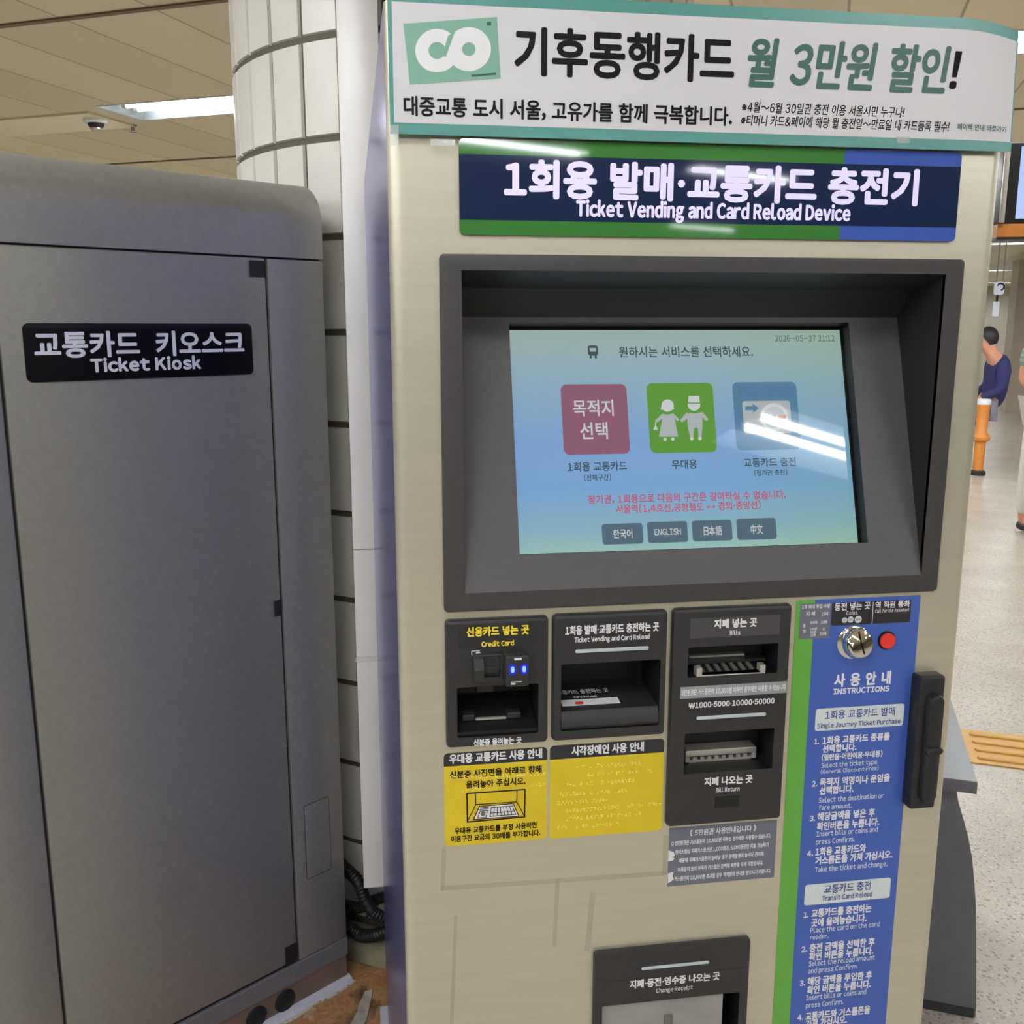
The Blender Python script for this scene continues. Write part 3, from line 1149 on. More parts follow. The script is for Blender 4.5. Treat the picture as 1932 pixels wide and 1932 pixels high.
mb = MB()
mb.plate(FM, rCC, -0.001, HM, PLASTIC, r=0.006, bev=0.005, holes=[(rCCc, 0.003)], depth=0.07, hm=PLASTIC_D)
cc = mb.obj('credit_card_module', machine, smooth=35)
mb = MB()
mb.plate(FM, rpx(FM, Z6(165, 250), Z6(765, 235), Z6(765, 375), Z6(168, 402), HM), HM + 0.0001, HM + 0.0005, LABELB)
lb = HM + 0.0005
tpx(mb, FM, '신용카드 넣는 곳', 880.8, 997.5, 1190, 17, YTEXT, lb, bold=0.042)
tpx(mb, FM, 'Credit Card', 909, 969, 1214, 9, YTEXT, lb, bold=0.045)
mb.obj('label_plate', cc)['label'] = 'black label with yellow lettering'
mb = MB()
tpx(mb, FM, '신분증 올려놓는 곳', 893.8, 983.6, 1398.5, 12, WHITE, HM, bold=0.036)
mb.obj('lettering', cc)
# card reader mouth
mb = MB()
rb = rpx(FM, Z6(272, 425), Z6(672, 408), Z6(672, 632), Z6(278, 655), HM)
x0, z0, x1, z1 = rb
wx, wz = x1 - x0, z1 - z0
mb.plate(FM, (x0, z0 + wz * .05, x0 + wx * .62, z1 - wz * .05), HM - .002, HM + 0.006, PLASTIC, r=0.003, bev=0.002,
         holes=[((x0 + wx * .2, z0 + wz * .22, x0 + wx * .5, z1 - wz * .1), 0.002)], depth=0.014, hm=PLASTIC_D)
mb.plate(FM, (x0 + wx * .56, z0, x1, z1), HM - .002, HM + 0.022, PLASTIC, r=0.004, bev=0.003)
mb.plate(FM, (x0 + wx * .19, z0 + wz * .30, x0 + wx * .52, z0 + wz * .52), HM - 0.008, HM + 0.002, PLASTIC, bev=0.001)
mb.prism(Fr((x0 + wx * .02, 0, z0 + wz * .12), (0, -1, 0), (0, 0, 1)), [(HM, 0), (HM + .012, 0.002), (HM + .017, wz * .42), (HM + .006, wz * .7), (HM, wz * .72)], -(wx * .17), 0.0, PLASTIC)
rd = mb.obj('card_reader', cc, smooth=35)
for fx in (0.69, 0.90):
    q = MB()
    cx = x0 + wx * fx
    cz = z0 + wz * .57
    q.plate(FM, (cx - .0046, cz - .0068, cx + .0046, cz + .0068), HM + .0221, HM + .0226, LEDGLOW, r=0.003)
    q.plate(FM, (cx - .0022, cz - .0042, cx + .0022, cz + .0042), HM + .0226, HM + .0232, LED, r=0.002)
    q.obj('indicator_light', cc)['label'] = 'glowing blue indicator light'
q = MB()
fm2 = HM + 0.0222
q.plate(FM, (x0 + wx * .72, z0 + wz * .86, x0 + wx * .86, z0 + wz * .93), fm2, fm2 + 3e-4, WHITE, r=0.001)
q.plate(FM, (x0 + wx * .66, z0 + wz * .16, x0 + wx * .86, z0 + wz * .185), fm2, fm2 + 3e-4, WHITE)
q.plate(FM, (x0 + wx * .66, z0 + wz * .09, x0 + wx * .74, z0 + wz * .14), fm2, fm2 + 3e-4, WHITE)
ci = rpx(FM, Z6(268, 418), Z6(328, 412), Z6(328, 446), Z6(268, 450), HM)
q.plate(FM, ci, HM + 1e-4, HM + 4e-4, WHITE, r=0.001, holes=[(shrink(ci, 0.0009), 0)])
q.plate(FM, (ci[0] + (ci[2] - ci[0]) * .55, ci[1] + .0018, ci[2] + .001, ci[3] - .0018), HM + 1e-4, HM + 4e-4, WHITE, r=0.001)
q.obj('card_symbols', cc)
# ID tray inside the pocket
mb = MB()
x0, z0, x1, z1 = rCCc
fx = Fr((x0 + 0.001, 0, 0), (0, -1, 0), (0, 0, 1))
mb.prism(fx, [(-0.058, z0 + 0.001), (HM - 0.004, z0 + 0.001), (HM - 0.004, z0 + 0.006), (-0.02, z0 + 0.014), (-0.058, z0 + 0.034)], -(x1 - x0 - 0.002), 0.0, PLASTIC_D)
mb.plate(FM, (x0 + (x1 - x0) * .28, z0 + .045, x0 + (x1 - x0) * .5, z0 + .066), -0.059, -0.030, PLASTIC, bev=0.002)
mb.plate(FM, (x0 + (x1 - x0) * .08, z0 + .013, x0 + (x1 - x0) * .24, z0 + .022), -0.03, -0.012, PLASTIC, bev=0.002)
mb.plate(FM, (x0 + (x1 - x0) * .64, z0 + .013, x0 + (x1 - x0) * .82, z0 + .022), -0.03, -0.012, PLASTIC, bev=0.002)
mb.box(FM, x0 + (x1 - x0) * .25, z0 + .0135, -0.016, x0 + (x1 - x0) * .63, z0 + .0165, -0.012, METAL)
mb.obj('id_card_tray', cc, smooth=35)

# ---- ticket and card reload module
mb = MB()
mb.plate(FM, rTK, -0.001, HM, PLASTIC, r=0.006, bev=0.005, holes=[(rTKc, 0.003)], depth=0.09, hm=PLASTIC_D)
tk = mb.obj('card_reload_module', machine, smooth=35)
mb = MB()
mb.plate(FM, rpx(FM, Z6(930, 240), Z6(1648, 205), Z6(1645, 352), Z6(932, 385), HM), HM + 0.0001, HM + 0.0005, PLASTIC)
tpx(mb, FM, '1회용 발매·교통카드 충전하는 곳', 1067, 1242.5, 1186, 16.5, WHITE, HM + .0005, bold=0.034)
tpx(mb, FM, 'Ticket Vending and Card Reload', 1084, 1225, 1204, 8.5, WHITE, HM + .0005, bold=0.032)
mb.obj('label_plate', tk)
mb = MB()
bar(mb, 1085, 1223.5, 1229, 7, BARLT)
mb.obj('indicator_bar', tk, smooth=40)
mb = MB()
x0, z0, x1, z1 = rTKc
fx = Fr((x0 + 0.0008, 0, 0), (0, -1, 0), (0, 0, 1))
prof = [(-0.078, z0 + 0.001), (HM - 0.002, z0 + 0.001), (HM + 0.001, z0 + 0.006), (HM - 0.001, z0 + 0.020), (HM - 0.006, z0 + 0.0255), (HM - 0.014, z0 + 0.0265), (-0.078, z0 + 0.0345)]
mb.prism(fx, prof, -(x1 - x0 - 0.0016), 0.0, PLASTIC)
tr = mb.obj('card_tray', tk, smooth=35)
d_ = Vector((0, 0.062, 0.0075)).normalized()
ftr = Fr((0, 0.006, z0 + 0.0271), (1, 0, 0), d_)
mb = MB()
mb.plate(ftr, (x0 + 0.006, 0.002, x0 + 0.086, 0.018), 0.0001, 0.0007, WHITE)
mb.plate(ftr, (x0 + 0.024, 0.004, x0 + 0.036, 0.011), 0.0007, 0.0010, REDB, r=0.003)
text(mb, ftr, '교통카드 충전하는 곳', x0 + 0.006, x0 + 0.078, 0.040, 0.012, WHITE, 0.0005, bold=0.02)
text(mb, ftr, 'Card Reload', x0 + 0.026, x0 + 0.058, 0.025, 0.0055, WHITE, 0.0005, bold=0.02)
mb.obj('tray_sticker', tk)

# ---- bill module
mb = MB()
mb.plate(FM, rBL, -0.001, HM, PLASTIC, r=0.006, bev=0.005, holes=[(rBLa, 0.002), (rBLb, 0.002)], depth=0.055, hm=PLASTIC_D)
bl = mb.obj('bill_module', machine, smooth=35)
mb = MB()
mb.plate(FM, rpx(FM, Z7(208, 155), Z7(772, 133), Z7(770, 255), Z7(205, 282), HM), HM + 0.0001, HM + 0.0005, mat('label_film_grey', '464548', 0.45, var=0.08, scale=200))
tpx(mb, FM, '지폐 넣는 곳', 1348, 1427.5, 1175.5, 16, WHITE, HM + .0005, bold=0.04)
tpx(mb, FM, 'Bills', 1377, 1396.5, 1193.5, 8, WHITE, HM + .0005, bold=0.02)
mb.obj('label_plate', bl)
mb = MB()
sl = rpx(FM, Z7(145, 590), Z7(816, 547), Z7(812, 622), Z7(143, 662), HM)
mb.plate(FM, sl, HM + 0.0001, HM + 0.0005, SILVER)
tpx(mb, FM, '5만원권은 거스름돈이 10,900원 이하인 경우에만 사용할 수 있습니다', 1286, 1482, 1301.5, 11, WHITE, HM + .0005, bold=0.022)
mb.obj('notice_strip', bl)['label'] = 'silver strip with white print'
mb = MB()
mb.plate(FM, rpx(FM, Z7(192, 672), Z7(745, 640), Z7(743, 718), Z7(190, 750), HM), HM + 0.0001, HM + 0.0004, LABELB)
tpx(mb, FM, '₩1000·5000·10000·50000', 1300, 1460.5, 1326.5, 9.5, WHITE, HM + .0004, bold=0.04)
mb.obj('price_label', bl)
mb = MB()
bar(mb, 1313.6, 1444.5, 1355, 7, BARLT)
mb.obj('indicator_bar', bl, smooth=40)
mb = MB()
tpx(mb, FM, '지폐 나오는 곳', 1329.5, 1419, 1472, 15, WHITE, HM, bold=0.038)
tpx(mb, FM, 'Bill Return', 1351, 1395, 1489, 8, WHITE, HM, bold=0.02)
mb.obj('lettering', bl)
mb = MB()
mb.plate(FM, rpx(FM, Z7(365, 1280), Z7(515, 1268), Z7(513, 1335), Z7(360, 1350), HM), HM + 0.0001, HM + 0.0006, PLASTIC_D)
mb.obj('sensor_window', bl)
# bill inlet
mb = MB()
x0, z0, x1, z1 = rBLa
W_ = x1 - x0
ia, ib = FM.px(*Z7(240, 540), 0.004)
ia2, ib2 = FM.px(*Z7(672, 515), 0.004)
zb_ = (ib + ib2) / 2
t = 0.0065
mb.plate(FM, (ia, zb_, ia2, zb_ + t), -0.004, 0.008, METAL, bev=0.001)
mb.plate(FM, (ia, zb_ + t, ia + 0.008, zb_ + 0.017), -0.004, 0.008, METAL, bev=0.001)
mb.plate(FM, (ia2 - 0.008, zb_ + t, ia2, zb_ + 0.017), -0.004, 0.008, METAL, bev=0.001)
inl = mb.obj('bill_inlet_frame', bl, smooth=35)
mb = MB()
fx = Fr((ia + 0.004, 0, 0), (0, -1, 0), (0, 0, 1))
mb.prism(fx, [(-0.044, zb_ - 0.002), (-0.0045, zb_ - 0.002), (-0.0045, zb_ + 0.004), (-0.044, zb_ + 0.016)], -(ia2 - ia - 0.008), 0.0, PLASTIC_D)
sl_ = Vector((0, 0.040, 0.012)).normalized()
fr_ = Fr((0, 0.0045, zb_ + 0.004), (1, 0, 0), sl_)
for k in range(7):
    xx = ia + 0.012 + k * (ia2 - ia - 0.024) / 6.3
    mb.prism(fr_, [(xx, 0.002), (xx + .005, 0.002), (xx + .002, 0.036), (xx - .003, 0.036)], 0.0, 0.0025, RIDGE)
mb.plate(FM, (ia + 0.004, zb_ + 0.0165, ia2 - 0.014, zb_ + 0.0195), -0.044, -0.034, METAL)
mb.plate(FM, (ia - 0.010, zb_ + 0.012, ia2 + 0.012, zb_ + 0.0155), -0.044, -0.022, PLASTIC)
mb.obj('bill_guide', bl)
# bill outlet
mb = MB()
oa, ob = FM.px(*Z7(178, 1045), -0.02)
oa2, ob2 = FM.px(*Z7(622, 1015), -0.02)
zo = (ob + ob2) / 2
mb.plate(FM, (oa, zo + 0.004, oa2, zo + 0.013), -0.043, -0.020, METAL, r=0.002, bev=0.001)
mb.plate(FM, (oa, zo - 0.004, oa + 0.006, zo + 0.004), -0.043, -0.020, METAL, bev=0.0006)
mb.plate(FM, (oa2 - 0.006, zo - 0.004, oa2, zo + 0.004), -0.043, -0.020, METAL, bev=0.0006)
mb.obj('bill_outlet_bar', bl, smooth=35)
mb = MB()
mb.plate(FM, (oa + 0.006, zo - 0.0075, oa2 - 0.006, zo - 0.003), -0.044, -0.024, METAL)
for k in range(8):
    xx = oa + 0.012 + k * (oa2 - oa - 0.03) / 7
    mb.plate(FM, (xx, zo - 0.003, xx + 0.006, zo + 0.002), -0.044, -0.023, METAL)
    mb.plate(FM, (xx + .001, zo - 0.018, xx + 0.006, zo - 0.012), -0.0445, -0.040, RIDGE)
mb.obj('bill_outlet_teeth', bl)
# torn grey notice below
mb = MB()
rn = rpx(FM, (1262.5, 1562), (1466, 1547), (1460, 1654.5), (1258.6, 1672.6))
pts = [(rn[0], rn[1]), (rn[2], rn[1]), (rn[2], rn[3]), (rn[0], rn[3])]
nn_ = Z7
tear1 = [FM.px(*nn_(*p)) for p in ((70, 1612), (103, 1622), (112, 1645), (92, 1655), (108, 1662), (96, 1676), (68, 1680))]
tear2 = [FM.px(*nn_(*p)) for p in ((66, 1757), (100, 1748), (96, 1775), (104, 1790), (88, 1805), (66, 1818))]
mb.prism(FM, pts, 0.0001, 0.0005, GREYV)
for tr_ in (tear1, tear2):
    mb.prism(FM, tr_, 0.0005, 0.0008, WHITE)
for s_, xa, xb2, yc, hp, bd in (('《 5만원권 사용안내입니다 》', 205, 620, 1487, 11.5, .014), ('○ 5만원권은 거스름돈이 10,900원 이하인 경우에만 사용할수 있습니다.', 88, 712, 1545, 8.5, .02),
                                ('현시스템상 지폐거스름돈은 1,000원권, 5,000원권만 지불 가능하기', 115, 696, 1600, 8.5, .02),
                                ('때문에 지폐거스름돈이 늘어날 경우 장애발생이 늘어나 관리에', 138, 665, 1655, 8.5, .02),
                                ('어려움이 있어 부득이 거스름돈 금액에 제한을 두게 되었습니다.', 130, 663, 1712, 8.5, .02),
                                ('거스름돈이 10,900원 초과할 경우 역직원의 안내를 받으시기 바랍니다.', 108, 712, 1766, 8.5, .02)):
    p0, p1 = Z7(xa, yc), Z7(xb2, yc)
    tpx(mb, FM, s_, p0[0], p1[0], p0[1], hp, WHITE, 0.0005, bold=bd)
mb.obj('grey_notice', machine)['label'] = 'torn grey notice with white print'

# ---- yellow labels
for k, (r, hdr, s_, tx) in enumerate(((rY1, ((838, 1446.7), (1032, 1433)), '우대용 교통카드 사용 안내', (848, 1022, 1426.5)),
                                      (rY2, ((1037, 1433), (1253, 1419)), '시각장애인 사용 안내', (1079, 1214, 1412.5)))):
    mb = MB()
    L = rrect(*r, 0.006)
    zh = (FM.px(*hdr[0])[1] + FM.px(*hdr[1])[1]) / 2
    mb.wall(FM, L, 0.0001, L, 0.0007, YELLOW)
    mb.cap(FM, clip(L, 1, zh, True), [], 0.0007, YELLOW)
    mb.cap(FM, clip(L, 1, zh, False), [], 0.0007, DKHEAD)
    lab = mb.obj('guide_label', machine)
    lab['label'] = ('yellow label with an ID card drawing', 'yellow label with raised braille dots')[k]
    mb = MB()
    tpx(mb, FM, s_, *tx, 17, WHITE, 0.0007, bold=0.038)
    mb.obj('heading_text', lab)
    mb = MB()
    if k == 0:
        for q in (('신분증 사진면을 아래로 향해', 849, 1021.4, 1456.5, 14), ('올려놓아 주십시오.', 879.5, 991, 1476.7, 13.5),
                  ('우대용 교통카드를 부정 사용하면', 858, 1012, 1562, 11.5), ('이용구간 요금의 30배를 부가합니다.', 851, 1019, 1577, 11.5)):
            tpx(mb, FM, *q, BLACK, 0.0007, bold=0.028)
    if k == 0:
        mb.obj('lettering', lab)
    mb = MB()
    if k == 0:
        D_ = lambda x, y: FM.px(*Z6(x, y))
        h0, h1 = 0.0008, 0.0011
        for p, q in (((235, 1455), (658, 1425)), ((658, 1425), (655, 1625)), ((655, 1625), (238, 1662)), ((238, 1662), (235, 1455))):
            mb.line(FM, D_(*p), D_(*q), 0.0017, h0, h1, BLACK)
        for p, q in (((297, 1452), (300, 1535)), ((300, 1535), (598, 1515)), ((300, 1535), (240, 1655)), ((598, 1515), (654, 1620)), ((600, 1430), (598, 1515))):
            mb.line(FM, D_(*p), D_(*q), 0.0011, h0, h1, BLACK)
        card = [(325, 1548), (572, 1526), (612, 1618), (283, 1643)]
        mb.prism(FM, [D_(*p) for p in card], h1, h1 + 2e-4, WHITE)
        h2 = h1 + 2e-4
        for i in range(4):
            mb.line(FM, D_(*card[i]), D_(*card[(i + 1) % 4]), 0.0012, h2, h2 + 2e-4, BLACK)
        g = lambda u, v: (325 + u * 247 + v * (-42) + u * v * (82), 1548 - 22 * u + 95 * v - 3 * u * v)
        for v in (0.18, 0.85, 0.6):
            mb.line(FM, D_(*g(0.36, v)), D_(*g(0.95, v)), 0.0009, h2, h2 + 2e-4, BLACK)
        for i in range(8):
            u = 0.36 + i * 0.59 / 7
            mb.line(FM, D_(*g(u, 0.18)), D_(*g(u, 0.85)), 0.0009, h2, h2 + 2e-4, BLACK)
        for v in (0.12, 0.24):
            mb.line(FM, D_(*g(0.05, v)), D_(*g(0.28, v)), 0.0009, h2, h2 + 2e-4, BLACK)
        for (u, v), (u2, v2) in (((.08, .38), (.27, .38)), ((.27, .38), (.27, .9)), ((.27, .9), (.08, .9)), ((.08, .9), (.08, .38))):
            mb.line(FM, D_(*g(u, v)), D_(*g(u2, v2)), 0.0009, h2, h2 + 2e-4, BLACK)
        cx, cz = D_(*g(.175, .6))
        mb.prism(FM, circ(cx, cz, 0.0035, 16), h2, h2 + 2e-4, RIDGE)
        mb.obj('card_drawing', lab)
        mb = MB()
        rows = [(118, 800, 1340, 1310), (690, 800, 1395, 1388), (95, 480, 1440, 1418)]
    else:
        rows = [(1035, 1500, 1262, 1235), (1115, 1590, 1320, 1290), (960, 1460, 1392, 1358), (910, 1390, 1462, 1432), (900, 1300, 1525, 1500), (960, 1640, 1582, 1530), (960, 1500, 1640, 1600), (900, 1355, 1705, 1675)]
    for xa, xb2, ya, yb in rows:
        x = xa
        while x < xb2:
            if random.random() < 0.16:
                x += 26
                continue
            y = ya + (yb - ya) * (x - xa) / (xb2 - xa)
            for cx_ in (0, 9):
                for cy_ in (-9, 0, 9):
                    if random.random() < 0.42:
                        a, b = FM.px(*Z6(x + cx_, y + cy_))
                        mb.lathe(FM, a, b, [(0.00085, 0.0007), (0.0007, 0.0012), (0.0003, 0.0014)], YBRAILLE, n=6)
            x += 25
    mb.obj('braille_dots', lab)

# ---- blue instruction panel
mb = MB()
ga = FM.px(1500.5, 1133.3)[0]
ga = (ga + FM.px(1458.6, 1932)[0]) / 2
gb = (FM.px(1531.4, 1204.8)[0] + FM.px(1490.5, 1932)[0]) / 2
gc = (FM.px(1735.7, 1122.6)[0] + FM.px(1671, 1932)[0]) / 2
zt_ = (FM.px(1500.5, 1133.3)[1] + FM.px(1735.7, 1122.6)[1]) / 2
mb.plate(FM, (ga, 0.14, gb, zt_), 0.0001, 0.0007, VGREEN)
mb.plate(FM, (gb, 0.14, gc, zt_), 0.0001, 0.0007, VBLUE)
ip = mb.obj('instruction_panel', machine)
HI = 0.0007
mb = MB()


def ins(s_, Z, x0, x1, yc, hz, m_=WHITE, h=HI, bold=0.02, space=0.3):
    p0, p1 = Z(x0, yc), Z(x1, yc)
    tpx(mb, FM, s_, p0[0], p1[0], p0[1], hz / 4.2, m_, h, bold=bold, space=space)


ins('사 용 안 내', Z8, 482, 922, 760, 98, bold=0.04, space=0.42)
ins('INSTRUCTIONS', Z8, 473, 912, 847, 40, bold=0.045)
for q in (('1.', 320, 357, 1255, 40), ('1회용 교통카드 종류를', 388, 915, 1230, 58), ('선택합니다.', 388, 652, 1306, 58), ('(일반용·어린이용·우대용)', 380, 857, 1366, 48),
          ('2.', 302, 343, 1590, 40), ('목적지 역명이나 운임을', 367, 915, 1560, 60), ('선택합니다.', 365, 628, 1637, 60)):
    ins(q[0], Z8, q[1], q[2], q[3], q[4], bold=0.036)
for q in (('Select the ticket type.', 375, 825, 1430, 36), ('(General·Discount·Free)', 372, 827, 1480, 30), ('Select the destination or', 357, 868, 1702, 38), ('fare amount.', 357, 615, 1770, 36)):
    ins(q[0], Z8, q[1], q[2], q[3], q[4], PALE, bold=0.014)
for q in (('3.', 368, 410, 100, 40), ('해당금액을 넣은 후', 432, 880, 70, 62), ('확인버튼을 누릅니다.', 428, 915, 146, 62), ('4.', 348, 393, 378, 40), ('1회용 교통카드와', 415, 810, 350, 62),
          ('거스름돈을 가져 가십시오.', 415, 1018, 410, 62), ('1.', 320, 355, 865, 40), ('교통카드를 충전하는', 385, 853, 832, 62), ('곳에 올려놓습니다.', 382, 815, 908, 62),
          ('2.', 303, 346, 1137, 40), ('충전 금액을 선택한 후', 370, 878, 1102, 62), ('확인 버튼을 누릅니다.', 367, 868, 1172, 62), ('3.', 290, 330, 1405, 40), ('해당 금액을 투입한 후', 355, 858, 1366, 62),
          ('확인 버튼을 누릅니다.', 350, 848, 1437, 62), ('4.', 272, 315, 1677, 40), ('교통카드와 거스름돈을', 337, 842, 1642, 62), ('가져 가십시오.', 337, 660, 1712, 62)):
    ins(q[0], Z9, q[1], q[2], q[3], q[4], bold=0.036)
for q in (('Insert bills or coins and', 423, 905, 205, 38), ('press Confirm.', 418, 720, 275, 38), ('Take the ticket and change.', 410, 980, 483, 38), ('Place the card on the card', 375, 920, 962, 38),
          ('reader.', 372, 515, 1037, 34), ('Select the reload amount', 362, 882, 1226, 38), ('and press Confirm.', 358, 745, 1290, 38), ('Insert bills or coins and', 340, 812, 1497, 38), ('press Confirm.', 340, 632, 1567, 38)):
    ins(q[0], Z9, q[1], q[2], q[3], q[4], PALE, bold=0.014)
mb.obj('lettering', ip)['label'] = 'white instructions in Korean and English'
for cn, Z, s1, s2 in ((((330, 1000), (1033, 950), (1020, 1120), (322, 1178)), Z8, ('1회용 교통카드 발매', 408, 957, 1030, 66), ('Single Journey Ticket Purchase', 345, 1000, 1112, 36)),
                      (((330, 630), (1008, 562), (1000, 720), (320, 795)), Z9, ('교통카드 충전', 485, 850, 646, 68), ('Transit Card Reload', 468, 862, 717, 37))):
    mb = MB()
    r = rpx(FM, *[Z(*c) for c in cn])
    mb.plate(FM, r, HI + 0.0001, HI + 0.0004, PALE, r=0.004)
    ins(s1[0], Z, *s1[1:4], s1[4], BLUETX, HI + 0.0004, 0.014)
    ins(s2[0], Z, *s2[1:4], s2[4], BLUETX, HI + 0.0004, 0.018)
    mb.obj('heading_plate', ip)['label'] = 'pale heading plate with blue print'
mb = MB()
r = rpx(FM, Z8(210, 168), Z8(455, 150), Z8(437, 435), Z8(195, 442))
mb.plate(FM, r, HI + 0.0001, HI + 0.0004, GREYV)
for q in (('1회 최대 투입 수량', 222, 445, 185, 32), ('지 폐', 255, 325, 243, 32), ('15매', 378, 428, 243, 28), ('500원', 288, 342, 312, 24), ('10매', 372, 420, 309, 28), ('동', 230, 250, 338, 28), ('전', 230, 250, 382, 28),
          ('100원', 285, 340, 362, 22), ('50원', 288, 334, 387, 22), ('10원', 288, 330, 411, 22), ('각', 385, 402, 367, 22), ('20매', 365, 413, 401, 26)):
    ins(q[0], Z8, q[1], q[2], q[3], q[4], WHITE, HI + 0.0004, 0.018)
mb.obj('limit_table', ip)['label'] = 'small grey table of coin and bill limits'
mb = MB()
r = rpx(FM, Z8(458, 165), Z8(1085, 122), Z8(1078, 302), Z8(450, 342))
mb.plate(FM, r, HI + 0.0001, HI + 0.0004, LABELB, r=0.003)
hl_ = HI + 0.0004
ins('동전 넣는 곳', Z8, 483, 763, 183, 58, WHITE, hl_, 0.026)
ins('Coins', Z8, 575, 660, 236, 30, WHITE, hl_, 0.012)
ins('역 직원 통화', Z8, 805, 1077, 168, 52, WHITE, hl_, 0.026)
ins('Call for the Assistant', Z8, 803, 1073, 216, 26, WHITE, hl_, 0.012)
mb.line(FM, FM.px(*Z8(785, 150)), FM.px(*Z8(775, 318)), 0.0008, hl_, hl_ + 2e-4, WHITE)
for s_, cx, cy, rr in (('50', 557, 292, 24), ('100', 605, 287, 27), ('500', 665, 286, 32)):
    a, b = FM.px(*Z8(cx, cy))
    mb.cap(FM, circ(a, b, rr * 0.000163, 24), [], hl_ + 2e-4, PALE)
    text(mb, FM, s_, a - rr * .000163 * .65, a + rr * .000163 * .65, b, 0.0030, BLACK, hl_ + 4e-4, 0.01)
mb.obj('coin_label', ip)['label'] = 'black label for coins and assistant call'

# coin slot: thick chrome knob whose face is cut at a slant, with a slit
a, b = FM.px(1617, 1216, 0.012)
Rr = 0.0212
kn = (FM.n + FM.u * 0.22 + FM.v * 0.30).normalized()
ku2 = (FM.u - kn * FM.u.dot(kn)).normalized()
kv2 = kn.cross(ku2)
fo = Fr(FM.at(a, b, 0.006), ku2, kv2)
mb = MB()
mb.lathe(FM, a, b, [(Rr + .0028, HI), (Rr + .0028, 0.0025), (Rr + .001, 0.004)], CHROME, n=48)
mb.lathe(fo, 0, 0, [(Rr * .8, -0.008), (Rr, 0.000), (Rr * 1.01, 0.006), (Rr * .98, 0.0105), (Rr * .93, 0.0130), (Rr * .88, 0.0138)], CHROME, n=48)
cs = mb.obj('coin_slot', machine, smooth=40)
mb = MB()
mb.lathe(fo, 0, 0, [(Rr * .88, 0.0138), (Rr * .84, 0.0132), (Rr * .6, 0.0126), (Rr * .2, 0.0123)], mat('coin_face_steel', 'd6d4ce', 0.16, 1.0, var=0.03), n=48)
mb.obj('coin_face', cs, smooth=40)
mb = MB()
pts = [(-0.0030 + 0.0060 * ((i / 10) ** 1.3), 0.0150 - 0.029 * i / 10) for i in range(11)]
for i in range(10):
    mb.line(fo, pts[i], pts[i + 1], 0.0024, 0.0128, 0.0141, BLACK)
mb.obj('coin_slit', cs)
mb = MB()
a, b = FM.px(*Z8(897, 455), 0.003)
mb.lathe(FM, a, b, [(0.0128, HI), (0.0128, 0.003), (0.0118, 0.004)], BLACK)
bt = mb.obj('call_button', machine, smooth=40)
mb = MB()
mb.lathe(FM, a, b, [(0.0112, 0.0041), (0.0112, 0.0058), (0.0104, 0.0068), (0.005, 0.0073)], REDB)
mb.obj('red_cap', bt, smooth=40)['label'] = 'red push cap'

# latch handle
mb = MB()
HH = 0.022
r = rpx(FM, Z8(1165, 742), Z8(1370, 745), Z8(1275, 1785), Z8(1075, 1800), HH)
mb.plate(FM, r, 0.0001, HH, HANDLE, r=0.004, bev=0.004)
hd = mb.obj('door_latch', machine, smooth=35)
mb = MB()
w_ = r[2] - r[0]
hgt = r[3] - r[1]
lx0, lx1 = r[0] + w_ * .26, r[0] + w_ * .90
mb.plate(FM, (lx0, r[1] + hgt * .06, lx1, r[1] + hgt * .88), HH, HH + 0.011, HANDLE, r=(lx1 - lx0) * .48, bev=0.006)
mb.plate(FM, (lx0 - .001, r[1] + hgt * .44, lx1 + .001, r[1] + hgt * .50), HH, HH + 0.015, HANDLE, r=0.007, bev=0.004)
mb.obj('lever', hd, smooth=40)

# ---- change and receipt module
mb = MB()
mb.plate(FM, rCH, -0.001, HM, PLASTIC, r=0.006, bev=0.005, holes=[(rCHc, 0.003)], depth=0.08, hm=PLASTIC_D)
ch = mb.obj('change_module', machine, smooth=35)
mb = MB()
bar(mb, 1210, 1337, 1827.5, 6.5, BARLT)
mb.obj('indicator_bar', ch, smooth=40)
mb = MB()
mb.plate(FM, rpx(FM, ZC(905, 832), ZC(1668, 755), ZC(1660, 870), ZC(897, 945), HM), HM + 0.0001, HM + 0.0004, PLASTIC)
tpx(mb, FM, '지폐·동전·영수증 나오는 곳', 1188.5, 1357, 1849, 15, WHITE, HM + .0004, bold=0.034)
tpx(mb, FM, 'Change·Receipt', 1238, 1307, 1865.5, 7.5, WHITE, HM + .0004, bold=0.014)
mb.obj('label_plate', ch)
mb = MB()
x0, z0, x1, z1 = rCHc
FLAP = mat('flap_grey', '9a9694', 0.15, var=0.12, scale=14)
mb.plate(FM, (x0 + 0.003, z0 + 0.004, x1 - 0.022, z1 - 0.003), -0.006, 0.004, FLAP, r=0.003, bev=0.002)
fp = mb.obj('change_flap', ch, smooth=35)
mb = MB()
xm = FM.px(*ZC(1258, 1010), 0.01)[0]
mb.plate(FM, (xm - 0.006, z0 + 0.02, xm + 0.007, z1 - 0.028), 0.0042, 0.007, RIDGE, r=0.003, bev=0.001)
mb.obj('flap_grip', ch, smooth=35)

# ------------------------------------------------------------------ banner taped over the top of the machine
banner = thing('banner', 'white paper banner with teal border and bold Korean headline across the machine top', 'banner', (0.43, -0.02, 1.66))
HBN = 0.012
xl_b = FM.px(735, 200, HBN)[0]
xr_b = FM.px(1907.5, 284, HBN)[0]
zb_b = (FM.px(735, 255, HBN)[1] + FM.px(1907, 284, HBN)[1]) / 2
zt_b = (FM.px(1330, 4, HBN)[1] + FM.px(1690, 31, HBN)[1]) / 2


